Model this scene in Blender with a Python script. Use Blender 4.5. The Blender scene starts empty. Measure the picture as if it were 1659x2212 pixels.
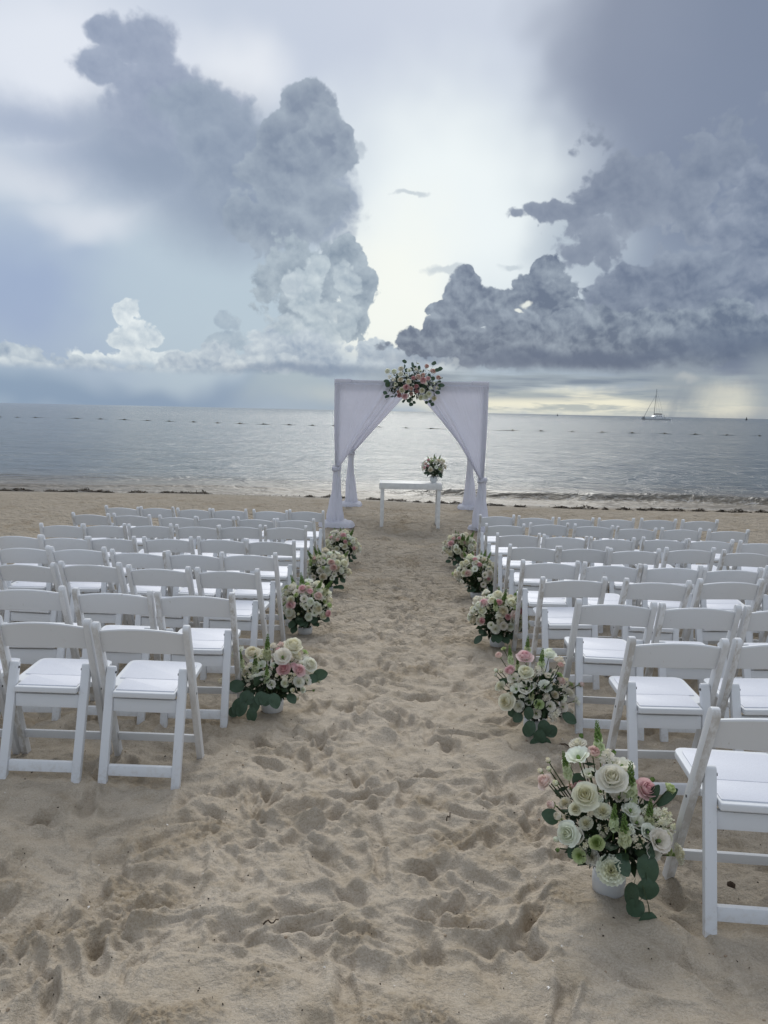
import bpy, bmesh, math, random
import numpy as np
from mathutils import Vector, Matrix

random.seed(7)
SC = bpy.context.scene
COL = SC.collection
PI = math.pi

# ------------------------------------------------------------------ camera
CAM_H, FPX = 1.57, 1662.0
PITCH, ROLL = math.atan((1106 - 887.5) / FPX), math.atan(0.0213)
cd = bpy.data.cameras.new('camera')
cam = bpy.data.objects.new('camera', cd)
COL.objects.link(cam)
cd.sensor_fit = 'VERTICAL'
cd.sensor_height = 36.0
cd.lens = 36.0 * FPX / 2212.0
cd.clip_start, cd.clip_end = 0.05, 60000.0
_f = Vector((0, math.cos(PITCH), -math.sin(PITCH)))
_r = Vector((1, 0, 0))
_u = _r.cross(_f)
_R = _r * math.cos(ROLL) + _u * math.sin(ROLL)
_U = -_r * math.sin(ROLL) + _u * math.cos(ROLL)
cam.matrix_world = Matrix(((_R.x, _U.x, -_f.x, 0), (_R.y, _U.y, -_f.y, 0), (_R.z, _U.z, -_f.z, CAM_H), (0, 0, 0, 1)))
SC.camera = cam

# ------------------------------------------------------------------ view, render
SC.view_settings.view_transform = 'Standard'
SC.view_settings.look = 'None'
SC.view_settings.exposure = 0.35
SC.view_settings.gamma = 1.0
SC.view_settings.use_curve_mapping = False
SC.render.engine = 'CYCLES'
SC.cycles.max_bounces = 6
SC.cycles.diffuse_bounces = 3
SC.cycles.glossy_bounces = 3
SC.cycles.transmission_bounces = 3
SC.cycles.transparent_max_bounces = 4
SC.cycles.use_denoising = True

# ------------------------------------------------------------------ sun behind thin overcast
SUN_EL, SUN_AZ = math.radians(36), math.radians(3)
sd = bpy.data.lights.new('sun', 'SUN')
sd.energy = 1.5
sd.angle = math.radians(28)
sd.color = (1.0, 0.98, 0.92)
sun = bpy.data.objects.new('sun', sd)
COL.objects.link(sun)
_d = Vector((math.sin(SUN_AZ) * math.cos(SUN_EL), math.cos(SUN_AZ) * math.cos(SUN_EL), math.sin(SUN_EL)))
sun.rotation_euler = _d.to_track_quat('Z', 'Y').to_euler()
sun.location = (0, 30, 40)


# ------------------------------------------------------------------ node helper
def lin(c):
    return tuple(((v / 255) / 12.92 if v / 255 <= .04045 else ((v / 255 + .055) / 1.055) ** 2.4) for v in c)


class NT:
    def __init__(self, tree):
        self.t = tree
        self.n = tree.nodes
        self.l = tree.links

    def new(self, kind, **kw):
        nd = self.n.new(kind)
        for k, v in kw.items():
            setattr(nd, k, v)
        return nd

    def put(self, sock, v):
        if isinstance(v, bpy.types.NodeSocket):
            self.l.new(v, sock)
        elif v is not None:
            if sock.type == 'RGBA' and len(v) == 3:
                v = (*v, 1)
            sock.default_value = v

    def math(self, op, a, b=None, c=None, clamp=False):
        nd = self.new('ShaderNodeMath', operation=op, use_clamp=clamp)
        for i, v in enumerate((a, b, c)):
            if v is not None:
                self.put(nd.inputs[i], v)
        return nd.outputs[0]

    def vec(self, op, a, b=None, c=None):
        nd = self.new('ShaderNodeVectorMath', operation=op)
        for i, v in enumerate((a, b, c)):
            if v is not None:
                self.put(nd.inputs[i], v)
        return nd.outputs['Value'] if op in ('LENGTH', 'DOT_PRODUCT', 'DISTANCE') else nd.outputs[0]

    def scale(self, a, s):
        nd = self.new('ShaderNodeVectorMath', operation='SCALE')
        self.put(nd.inputs[0], a)
        self.put(nd.inputs['Scale'], s)
        return nd.outputs[0]

    def comb(self, x, y, z):
        nd = self.new('ShaderNodeCombineXYZ')
        for i, v in enumerate((x, y, z)):
            self.put(nd.inputs[i], v)
        return nd.outputs[0]

    def sep(self, v):
        nd = self.new('ShaderNodeSeparateXYZ')
        self.put(nd.inputs[0], v)
        return nd.outputs

    def noise(self, v, scale, detail=2.0, rough=0.5, color=False, dist=0.0, dim='3D'):
        nd = self.new('ShaderNodeTexNoise', noise_dimensions=dim)
        if v is not None:
            self.put(nd.inputs['Vector'], v)
        nd.inputs['Scale'].default_value = scale
        nd.inputs['Detail'].default_value = detail
        nd.inputs['Roughness'].default_value = rough
        nd.inputs['Distortion'].default_value = dist
        return nd.outputs['Color'] if color else nd.outputs[0]

    def voro(self, v, scale, detail=0.0, rough=0.5, lac=2.0, feature='F1', rand=1.0):
        nd = self.new('ShaderNodeTexVoronoi', feature=feature)
        self.put(nd.inputs['Vector'], v)
        nd.inputs['Scale'].default_value = scale
        nd.inputs['Detail'].default_value = detail
        nd.inputs['Roughness'].default_value = rough
        nd.inputs['Lacunarity'].default_value = lac
        nd.inputs['Randomness'].default_value = rand
        return nd.outputs['Distance']

    def ramp(self, v, a, b, lo=0.0, hi=1.0, smooth=True):
        nd = self.new('ShaderNodeMapRange', interpolation_type='SMOOTHSTEP' if smooth else 'LINEAR', clamp=True)
        for i, q in enumerate((v, a, b, lo, hi)):
            self.put(nd.inputs[i], q)
        return nd.outputs[0]

    def mix(self, f, a, b, blend='MIX'):
        nd = self.new('ShaderNodeMix', data_type='RGBA', blend_type=blend)
        self.put(nd.inputs[0], f)
        self.put(nd.inputs[6], a)
        self.put(nd.inputs[7], b)
        return nd.outputs[2]


# ------------------------------------------------------------------ world: Nishita sky behind layers of cloud
def azel(px, py):
    d = _f + _R * ((px - 829.5) / FPX) - _U * ((py - 1106) / FPX)
    d.normalize()
    return math.atan2(d.x, d.y), math.asin(d.z)


def ell(px, py, rx, ry):                       # an ellipse of sky directions
    a, e = azel(px, py)
    a2, _ = azel(px + 8, py)
    _, e2 = azel(px, py - 8)
    return a, e, abs(a2 - a) / 8 * rx, abs(e2 - e) / 8 * ry


def build_world():
    w = bpy.data.worlds.new('World')
    SC.world = w
    w.use_nodes = True
    w.cycles.sampling_method = 'MANUAL'
    w.cycles.sample_map_resolution = 512
    T = NT(w.node_tree)
    T.n.clear()
    out = T.new('ShaderNodeOutputWorld')
    bg = T.new('ShaderNodeBackground')
    bg.inputs['Strength'].default_value = 0.083
    T.l.new(bg.outputs[0], out.inputs[0])
    sky = T.new('ShaderNodeTexSky', sky_type='NISHITA')
    sky.sun_disc = False
    sky.sun_elevation = SUN_EL
    sky.sun_rotation = SUN_AZ
    sky.air_density, sky.dust_density, sky.ozone_density = 1.0, 1.5, 1.0
    tc = T.new('ShaderNodeTexCoord')
    D = T.vec('NORMALIZE', tc.outputs['Generated'])
    x, y, z = T.sep(D)[:3]
    az = T.math('ARCTAN2', x, y)
    el = T.math('ARCSINE', z)
    P = T.comb(az, el, 0.0)
    # domain warps, all tied to sky directions
    n1 = T.vec('SUBTRACT', T.noise(D, 5.0, 3, .55, True), (.5, .5, .5))
    n2 = T.vec('SUBTRACT', T.noise(D, 22.0, 4, .6, True), (.5, .5, .5))
    flat = (1, 1, 0)
    Psoft = T.vec('ADD', P, T.vec('MULTIPLY', n1, (.20, .16, 0)))
    Pcum = T.vec('ADD', P, T.vec('MULTIPLY', n1, (.035, .03, 0)))
    Pcum = T.vec('ADD', Pcum, T.vec('MULTIPLY', n2, (.022, .022, 0)))
    Dw = T.vec('ADD', D, T.scale(n2, .030))

    def billow(v, s, det=3.0):                 # cauliflower relief
        return T.math('SUBTRACT', 1.0, T.voro(v, s, det, .52, 2.1))
    up, ups = (.006, -.004, .018), (.0015, -.0015, .005)
    sml0, sml1 = billow(Dw, 30, 2.0), billow(T.vec('ADD', Dw, ups), 30, 2.0)
    D2 = T.vec('ADD', D, T.scale(n2, .012))
    fb0, fb1 = T.noise(D2, 10.0, 7, .56), T.noise(T.vec('ADD', D2, up), 10.0, 7, .56)
    fs0, fs1 = T.noise(D2, 24.0, 5, .56), T.noise(T.vec('ADD', D2, (.003, -.002, .008)), 24.0, 5, .56)
    rS = T.math('SUBTRACT', sml0, sml1)
    reliefB = T.math('MULTIPLY_ADD', rS, .22, T.math('SUBTRACT', fb1, fb0))
    reliefS = T.math('MULTIPLY_ADD', rS, .35, T.math('SUBTRACT', fs1, fs0))
    bigA = T.math('ADD', T.math('MULTIPLY_ADD', fb0, 1.5, -.75), T.math('MULTIPLY_ADD', sml0, .5, -.33))
    smlA = T.math('ADD', T.math('MULTIPLY_ADD', fs0, 1.2, -.6), T.math('MULTIPLY_ADD', sml0, .6, -.4))
    soft = T.noise(D, 9.0, 5, .6)
    streak = T.noise(T.vec('MULTIPLY', D, (6, 6, 70)), 1.0, 4, .55)
    streak2 = T.noise(T.vec('MULTIPLY', D, (14, 14, 110)), 1.0, 4, .6)

    def field(p, ells):
        m = None
        for e in ells:
            a, b, ra, rb = ell(*e)
            l = T.vec('LENGTH', T.vec('MULTIPLY_ADD', p, (1 / ra, 1 / rb, 0), (-a / ra, -b / rb, 0)))
            m = l if m is None else T.math('MINIMUM', m, l)
        return m

    # ---- base gradient by elevation
    cr = T.new('ShaderNodeValToRGB')
    els = [(-90, (120, 135, 150)), (-1, (150, 168, 188)), (1.5, (158, 176, 195)), (8, (176, 190, 205)), (22, (196, 205, 219)), (38, (186, 195, 214)), (60, (208, 213, 225)), (90, (222, 225, 232))]
    r = cr.color_ramp
    while len(r.elements) < len(els):
        r.elements.new(.5)
    for e, (d, c) in zip(r.elements, els):
        e.position = (d + 90) / 180
        e.color = (*lin(c), 1)
    T.put(cr.inputs[0], T.math('MULTIPLY_ADD', el, 1 / PI, .5))
    c = cr.outputs[0]

    def wash(c, ells, col, a0, a1, amt=1.0, p=Psoft):
        f = T.ramp(field(p, ells), a0, a1, amt, 0.0)
        return T.mix(f, c, lin(col))
    # soft masses and bright gaps
    for ells, col, a0, a1, amt in SKY_WASH:
        c = wash(c, ells, col, a0, a1, amt)

    def cumulus(c, ells, dark, light, base=0.5, k=2.2, edge=.28, w=.10, small=False, rim=0.0, alpha=1.0, fade=None, lean=0.0, mott=.6):
        f = field(Pcum, ells)
        A, Rl = (smlA, reliefS) if small else (bigA, reliefB)
        g = T.math('MULTIPLY_ADD', A, -edge, f)
        m = T.ramp(g, 1.0 - w, 1.0 + w, alpha, 0.0)
        if fade:                               # dissolve downward between two elevations (px rows at centre)
            e0, e1 = azel(830, fade[0])[1], azel(830, fade[1])[1]
            m = T.math('MULTIPLY', m, T.ramp(el, e1, e0))
        t = T.math('MULTIPLY_ADD', Rl, k, base)
        t = T.math('MULTIPLY_ADD', T.math('SUBTRACT', soft, .5), mott, t)
        if rim:
            t = T.math('ADD', t, T.ramp(g, .45, 1.05, 0.0, rim))
        if lean:
            t = T.math('MULTIPLY_ADD', el, lean, t)
        t = T.math('MINIMUM', T.math('MAXIMUM', t, 0.0), 1.0)
        return T.mix(m, c, T.mix(t, lin(dark), lin(light)))
    for kw in SKY_CUMULUS:
        if 'strips' in kw:
            a, b, col, lo, hi, amt, side = kw['strips']
            e0, e1 = azel(830, b)[1], azel(830, a)[1]
            win = T.math('MULTIPLY', T.ramp(el, e0, e0 + (e1 - e0) * .3), T.ramp(el, e1 - (e1 - e0) * .3, e1, 1, 0))
            f = T.math('MULTIPLY', win, T.ramp(streak2 if kw.get('fine') else streak, lo, hi, 0, amt))
            if side:
                f = T.math('MULTIPLY', f, T.ramp(az, azel(side[0], 800)[0], azel(side[1], 800)[0]))
            c = T.mix(f, c, lin(col))
        elif 'shafts' in kw:                   # slanting streaks of rain and light under the cloud base
            a, b, col, lo, hi, amt, side = kw['shafts']
            e0, e1 = azel(830, b)[1], azel(830, a)[1]
            win = T.math('MULTIPLY', T.ramp(el, e0 - .004, e0 + .004), T.ramp(el, e0 + (e1 - e0) * .35, e1, 1, 0))
            q = T.comb(T.math('MULTIPLY', T.math('MULTIPLY_ADD', el, -.25, az), 24.0), T.math('MULTIPLY', el, 9.0), 4.2)
            f = T.math('MULTIPLY', win, T.ramp(T.noise(q, 1.0, 4, .6), lo, hi, 0, amt))
            f = T.math('MULTIPLY', f, T.ramp(az, azel(side[0], 800)[0], azel(side[1], 800)[0]))
            c = T.mix(f, c, lin(col))
        elif 'wash' in kw:
            ells, col, a0, a1, amt = kw['wash']
            c = wash(c, ells, col, a0, a1, amt, Pcum)
        else:
            c = cumulus(c, **kw)
    # faint mottling everywhere, a little clear sky behind it all
    c = T.mix(.5, c, T.mix(T.noise(D, 3.0, 6, .62), (.40, .40, .41), (.60, .60, .59)), 'SOFT_LIGHT')
    rad = T.vec('MULTIPLY', c, (9.65, 9.85, 9.85))
    rad = T.mix(.05, rad, sky.outputs[0])
    T.l.new(rad, bg.inputs['Color'])
# soft masses: (ellipses in rows of the photograph turned into sky directions, colour, inner, outer, amount)
SKY_WASH = [
    ([(110, 130, 420, 240)], (226, 229, 238), .2, 1.3, .9),
    ([(760, 60, 520, 260)], (186, 195, 213), .2, 1.3, .8),
    ([(480, 190, 160, 110)], (226, 229, 236), .2, 1.3, .8),
    ([(960, 480, 330, 280)], (232, 238, 240), .25, 1.35, 1.0),
    ([(880, 640, 170, 190)], (242, 243, 236), .3, 1.3, .9),
    ([(1560, 250, 400, 560), (1700, 700, 520, 420)], (112, 125, 149), .35, 1.25, .97),
    ([(1330, 100, 170, 330)], (138, 149, 170), .2, 1.2, .8),
    ([(40, 620, 330, 190)], (150, 166, 196), .2, 1.3, .95),
    ([(470, 660, 300, 200)], (176, 192, 205), .2, 1.3, .9),
    ([(20, 370, 200, 60), (180, 450, 170, 50)], (214, 218, 227), .1, 1.5, .8),
    ([(200, 850, 700, 50)], (128, 151, 178), .2, 1.4, .95),
    ([(650, 850, 130, 60)], (160, 176, 188), .2, 1.3, .9),
]
SKY_CUMULUS = [
    # great grey mass at the left: ragged top, crisp right edge, dissolving into a curtain of rain
    dict(wash=([(80, 265, 260, 62), (260, 340, 250, 90)], (156, 168, 191), .1, 1.5, .85)),
    dict(wash=([(400, 330, 250, 150), (520, 430, 220, 150)], (133, 147, 169), .25, 1.35, .9)),
    dict(ells=[(300, 110, 120, 80), (225, 150, 90, 50), (250, 90, 70, 50), (350, 190, 150, 110), (440, 250, 120, 100), (330, 270, 160, 110)],
         dark=(134, 146, 170), light=(180, 189, 206), base=.24, k=1.1, edge=.8, w=.17, mott=.8, rim=.12, fade=(230, 440)),
    dict(ells=[(420, 240, 110, 90), (490, 330, 150, 120), (580, 430, 170, 150), (650, 440, 160, 160)],
         dark=(122, 137, 160), light=(170, 182, 197), base=.24, k=1.0, edge=.7, w=.20, rim=.2, fade=(500, 690)),
    dict(ells=[(664, 245, 78, 82), (722, 330, 70, 76), (620, 300, 84, 70), (690, 440, 78, 74), (630, 400, 130, 110), (600, 500, 140, 90)],
         dark=(116, 131, 153), light=(174, 186, 198), base=.18, k=1.5, edge=.75, w=.065, rim=.30, fade=(520, 680)),
    dict(ells=[(700, 260, 50, 56), (745, 320, 44, 48), (650, 330, 60, 44)],
         dark=(120, 135, 156), light=(178, 190, 201), base=.26, k=1.4, edge=.8, w=.12, small=True, rim=.2, alpha=.6, fade=(300, 400)),
    # tower at the left of the gap, shaded part behind and lit heaps before it
    dict(ells=[(745, 560, 76, 60), (776, 620, 62, 74), (700, 620, 110, 100), (765, 700, 60, 60), (640, 620, 110, 130)],
         dark=(118, 135, 154), light=(186, 198, 207), base=.25, k=1.4, edge=.7, w=.055, rim=.25, small=True, fade=(800, 840)),
    dict(ells=[(690, 590, 40, 62), (660, 650, 70, 70), (700, 720, 120, 60)],
         dark=(143, 160, 176), light=(200, 210, 216), base=.46, k=1.8, edge=.9, w=.09, small=True, rim=.04, fade=(690, 790)),
    dict(ells=[(750, 610, 46, 52), (735, 680, 70, 60)],
         dark=(138, 155, 172), light=(197, 207, 213), base=.42, k=1.8, edge=.9, w=.09, small=True, rim=.04, fade=(660, 740)),
    dict(ells=[(625, 630, 34, 44), (615, 710, 70, 50), (690, 735, 90, 36)],
         dark=(144, 161, 178), light=(202, 211, 217), base=.48, k=1.8, edge=.9, w=.09, small=True, rim=.04, fade=(700, 780)),
    # small bright tower at the left
    dict(ells=[(277, 668, 36, 40), (275, 720, 66, 56), (300, 765, 110, 55), (215, 780, 80, 40)],
         dark=(160, 176, 193), light=(224, 230, 233), base=.56, k=2.0, edge=.9, w=.06, small=True, rim=.15, fade=(785, 812)),
    dict(ells=[(322, 725, 50, 34), (350, 765, 80, 40)],
         dark=(160, 176, 193), light=(220, 227, 231), base=.5, k=2.0, edge=.9, w=.08, small=True, rim=.2, fade=(785, 812)),
    dict(ells=[(475, 695, 40, 32), (480, 735, 70, 34)], dark=(148, 165, 183), light=(186, 199, 209), base=.3, k=1.4, edge=.8, w=.1, small=True),
    # low bank along the left
    dict(ells=[(40, 775, 170, 46), (200, 800, 170, 40), (450, 785, 220, 60), (660, 765, 210, 66), (860, 770, 150, 62), (930, 765, 120, 50)],
         dark=(140, 157, 179), light=(202, 211, 218), base=.40, k=2.0, edge=.9, w=.08, small=True, rim=.15, fade=(795, 828)),
    dict(ells=[(90, 795, 120, 26), (330, 800, 160, 26), (560, 790, 140, 30)],
         dark=(144, 161, 182), light=(206, 214, 220), base=.46, k=2.0, edge=.9, w=.1, small=True, rim=.15, fade=(800, 822)),
    dict(wash=([(1250, 520, 120, 80)], (172, 184, 197), .2, 1.3, .9)),
    dict(wash=([(1540, 80, 340, 360)], (118, 130, 153), .62, 1.06, .8)),
    # right hand: veil with ragged scuds, then the heaped bank
    dict(ells=[(1275, 300, 80, 60), (1340, 390, 140, 90), (1200, 455, 130, 30), (1112, 464, 40, 26), (1290, 510, 120, 80), (1500, 430, 240, 230)],
         dark=(106, 119, 142), light=(152, 162, 178), base=.24, k=1.5, edge=1.5, w=.14, rim=.2, mott=.4),
    dict(ells=[(965, 580, 66, 12), (1110, 568, 44, 14), (885, 421, 50, 8)], dark=(170, 182, 194), light=(200, 208, 214), base=.3, k=.4, edge=1.4, w=.3, alpha=.7),
    dict(ells=[(1640, 430, 90, 100), (1590, 520, 120, 90), (1600, 640, 200, 120)],
         dark=(98, 112, 137), light=(150, 160, 177), base=.30, k=2.6, edge=.7, w=.08, rim=.25),
    dict(ells=[(1480, 590, 130, 80), (1360, 600, 60, 50), (1440, 680, 180, 110), (1310, 660, 110, 90)],
         dark=(96, 110, 135), light=(148, 159, 176), base=.30, k=2.6, edge=.7, w=.075, rim=.25),
    dict(ells=[(1186, 580, 42, 54), (1180, 650, 110, 80), (1080, 660, 90, 62), (1300, 720, 160, 90)],
         dark=(86, 101, 126), light=(144, 156, 171), base=.30, k=2.8, edge=.65, w=.06, rim=.2, small=True, fade=(775, 808)),
    dict(ells=[(1010, 622, 60, 46), (960, 662, 56, 26), (1020, 680, 80, 50), (920, 735, 100, 50), (1120, 700, 120, 56), (975, 705, 90, 44), (1060, 740, 220, 70), (1500, 740, 280, 80), (1250, 770, 400, 56)],
         dark=(85, 100, 125), light=(142, 154, 170), base=.32, k=2.8, edge=.7, w=.06, rim=.18, small=True, fade=(775, 808)),
    dict(ells=[(1235, 690, 80, 50), (1390, 710, 90, 50), (1560, 690, 110, 50)],
         dark=(88, 103, 128), light=(146, 158, 173), base=.36, k=2.8, edge=.9, w=.09, rim=.25, small=True, fade=(680, 770)),
    dict(wash=([(1142, 655, 14, 8), (1128, 668, 9, 5)], (232, 234, 228), .4, 1.1, .9)),
    # dark flat base of the bank
    dict(wash=([(1250, 774, 420, 26), (1640, 755, 300, 52)], (78, 95, 124), .1, 1.4, .85)),
    dict(wash=([(700, 804, 260, 16)], (112, 132, 160), .2, 1.3, .8)),
    dict(wash=([(1250, 868, 480, 34)], (236, 232, 212), .2, 1.5, .95)),
    dict(strips=(785, 868, (142, 156, 170), .32, .52, .97, (700, 900))),
    dict(strips=(795, 858, (108, 126, 149), .46, .64, .9, (800, 1000))),
    dict(strips=(830, 892, (160, 171, 176), .46, .62, .85, (900, 1050)), fine=True),
    # showers and light at the far right
    dict(wash=([(1480, 850, 90, 60), (1665, 840, 60, 80)], (140, 152, 164), .2, 1.5, .75)),
    dict(wash=([(1575, 862, 60, 36)], (218, 216, 203), .0, 1.7, .6)),
    dict(shafts=(790, 905, (214, 213, 199), .46, .68, .5, (1470, 1560))),
    dict(shafts=(785, 905, (128, 141, 156), .56, .70, .6, (1330, 1480))),
    dict(wash=([(1488, 818, 26, 10)], (200, 200, 198), .1, 1.4, .35)),
]
build_world()

# ------------------------------------------------------------------ materials
def material(name):
    m = bpy.data.materials.new(name)
    m.use_nodes = True
    T = NT(m.node_tree)
    T.n.clear()
    out = T.new('ShaderNodeOutputMaterial')
    return m, T, out


def principled(T, out, color, rough=.6, spec=.5, **kw):
    b = T.new('ShaderNodeBsdfPrincipled')
    T.put(b.inputs['Base Color'], color)
    T.put(b.inputs['Roughness'], rough)
    b.inputs['Specular IOR Level'].default_value = spec
    for k, v in kw.items():
        T.put(b.inputs[k.replace('_', ' ')], v)
    T.l.new(b.outputs[0], out.inputs[0])
    return b


def bump(T, h, strength=.3, dist=.01, normal=None):
    nd = T.new('ShaderNodeBump')
    T.put(nd.inputs['Height'], h)
    nd.inputs['Strength'].default_value = strength
    nd.inputs['Distance'].default_value = dist
    if normal is not None:
        T.l.new(normal, nd.inputs['Normal'])
    return nd.outputs[0]


def position(T):
    return T.new('ShaderNodeNewGeometry').outputs['Position']


def obj_coord(T):
    return T.new('ShaderNodeTexCoord').outputs['Object']


def simple(name, col, rough=.6, spec=.4, var=.12, scale=30, bmp=0.0, trans=0.0):
    m, T, out = material(name)
    o = obj_coord(T)
    n = T.noise(o, scale, 4, .6)
    oi = T.new('ShaderNodeObjectInfo').outputs['Random']
    k = T.math('ADD', T.ramp(n, .3, .7, 1 - var, 1 + var), T.math('MULTIPLY_ADD', oi, var, -var / 2))
    c = T.vec('MULTIPLY', col, T.comb(k, k, k))
    b = principled(T, out, c, rough, spec)
    if bmp:
        T.l.new(bump(T, n, bmp, .004), b.inputs['Normal'])
    if trans:
        t = T.new('ShaderNodeBsdfTranslucent')
        T.l.new(c, t.inputs[0])
        mx = T.new('ShaderNodeMixShader')
        mx.inputs[0].default_value = trans
        T.l.new(b.outputs[0], mx.inputs[1])
        T.l.new(t.outputs[0], mx.inputs[2])
        T.l.new(mx.outputs[0], out.inputs[0])
    return m


# ------------------------------------------------------------------ object helpers
def tag(o, label=None, cat=None, group=None, kind=None):
    for k, v in (('label', label), ('category', cat), ('group', group), ('kind', kind)):
        if v:
            o[k] = v
    return o


def mesh_obj(name, verts, faces, mat, parent=None, smooth=True, link=True):
    me = bpy.data.meshes.new(name)
    me.from_pydata([tuple(v) for v in verts], [], faces)
    me.polygons.foreach_set('use_smooth', [smooth] * len(me.polygons))
    me.materials.append(mat)
    me.update()
    return place(name, me, parent)


def place(name, me, parent=None, loc=(0, 0, 0), mtx=None):
    o = bpy.data.objects.new(name, me)
    COL.objects.link(o)
    if parent is not None:
        o.parent = parent
    if mtx is not None:
        o.matrix_local = mtx
    else:
        o.location = loc
    return o


def from_bm(name, bm, mat, parent=None, smooth=True):
    me = bpy.data.meshes.new(name)
    bm.to_mesh(me)
    bm.free()
    me.polygons.foreach_set('use_smooth', [smooth] * len(me.polygons))
    me.materials.append(mat)
    return place(name, me, parent)


def empty(name, loc=(0, 0, 0), rz=0.0):
    o = bpy.data.objects.new(name, None)
    o.empty_display_size = .1
    o.location = loc
    o.rotation_euler = (0, 0, rz)
    COL.objects.link(o)
    return o


def grid_faces(nr, nc, wrap=False):
    i = np.arange(nr - 1)[:, None]
    j = np.arange(nc if wrap else nc - 1)[None, :]
    j2 = (j + 1) % nc
    return np.stack([i * nc + j, i * nc + j2, (i + 1) * nc + j2, (i + 1) * nc + j], -1).reshape(-1, 4)


def fast_grid(name, V, nr, nc, mat, wrap=False):
    me = bpy.data.meshes.new(name)
    F = grid_faces(nr, nc, wrap)
    me.vertices.add(len(V))
    me.vertices.foreach_set('co', V.astype(np.float32).ravel())
    me.loops.add(F.size)
    me.loops.foreach_set('vertex_index', F.astype(np.int32).ravel())
    me.polygons.add(len(F))
    me.polygons.foreach_set('loop_start', np.arange(0, F.size, 4, dtype=np.int32))
    me.polygons.foreach_set('loop_total', np.full(len(F), 4, np.int32))
    me.polygons.foreach_set('use_smooth', np.ones(len(F), bool))
    me.update(calc_edges=True)
    me.materials.append(mat)
    return place(name, me)


# ------------------------------------------------------------------ terrain
_GX = np.linspace(-8, 60, 3400)
_GZ = np.interp(_GX, [-8, 0, 3, 6, 8.5, 10, 11.5, 14, 16, 17.0, 18.0, 19.0, 20.5, 25, 40, 60],
                [.30, 0, -.15, -.30, -.41, -.45, -.46, -.455, -.445, -.475, -.55, -.64, -.80, -1.2, -2.5, -4])
_k = np.exp(-.5 * (np.arange(-40, 41) / 16.) ** 2)
_GZ = np.convolve(np.pad(_GZ, 40, mode='edge'), _k / _k.sum(), 'valid')
SEA_Z = -.62


def profile(x, y):
    """Beach profile towards the sea; the waterline swings a little along the shore."""
    s = .6 * np.tanh((x - 1.0) / 3.5) + .18 * np.sin(x * .55 + .6)
    w = np.clip((y - 13) / 4, 0, 1)
    return np.interp(y + s * w, _GX, _GZ)


_RNG = np.random.default_rng(3)
_PERM = _RNG.permutation(4096)
_GA = _RNG.uniform(0, 2 * np.pi, 4096)
_GC, _GS = np.cos(_GA), np.sin(_GA)


def perlin(x, y, seed=0):
    xi, yi = np.floor(x).astype(np.int64), np.floor(y).astype(np.int64)
    xf, yf = x - xi, y - yi
    u, v = xf * xf * xf * (xf * (xf * 6 - 15) + 10), yf * yf * yf * (yf * (yf * 6 - 15) + 10)

    def g(a, b, fx, fy):
        h = _PERM[(_PERM[(a + seed * 131) & 4095] + b) & 4095]
        return _GC[h] * fx + _GS[h] * fy
    n00, n10 = g(xi, yi, xf, yf), g(xi + 1, yi, xf - 1, yf)
    n01, n11 = g(xi, yi + 1, xf, yf - 1), g(xi + 1, yi + 1, xf - 1, yf - 1)
    return ((n00 * (1 - u) + n10 * u) * (1 - v) + (n01 * (1 - u) + n11 * u) * v) * 1.4


# footprints: x, y, heading, length, width, depth
_prints = []
_r = random.Random(11)
for k in range(2000):
    y = 1.0 + 15.5 * _r.random() ** 1.05
    hw = 1.2 + y * .55
    x = .15 + _r.uniform(-hw, hw)
    if y > 2.6 and _r.random() < .35:
        x = .15 + _r.gauss(0, .60)
    _prints.append((x, y, _r.gauss(0, .55) + (PI if _r.random() < .5 else 0) + (PI / 2 if _r.random() < .2 else 0),
                    _r.uniform(.20, .30), _r.uniform(.085, .125), _r.uniform(.010, .027)))


POT_SPOTS = [(.845, 2.60), (.88, 4.16), (-.645, 4.42), (-.650, 6.36), (-.600, 8.24), (-.550, 9.95), (.945, 6.08), (1.010, 8.10), (1.020, 9.96)]


# heaps of damp, crumbled sand kicked up by feet: x, y, radius
HEAPS = [(.03, 1.85, .13), (-.08, 1.78, .09), (.15, 1.90, .10), (-.60, 1.84, .12), (-.50, 1.90, .09), (-.80, 2.35, .11), (-1.08, 2.22, .12), (-.68, 2.93, .12), (-.03, 2.28, .08), (-.33, 2.04, .08), (.68, 2.52, .09), (.24, 3.20, .10), (-1.30, 2.50, .10)]


def crumbled(x, y):
    c = np.clip(perlin(x * 1.7, y * 2.2, 9) * 2.2 + .9 * perlin(x * 6, y * 6, 11) - .50, 0, 1)
    for hx, hy, hr in HEAPS:
        q = np.hypot(x - hx, y - hy) / hr
        c = np.maximum(c, np.clip(1.25 - q + .5 * perlin(x * 13, y * 13, 25), 0, 1))
    return c


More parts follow.
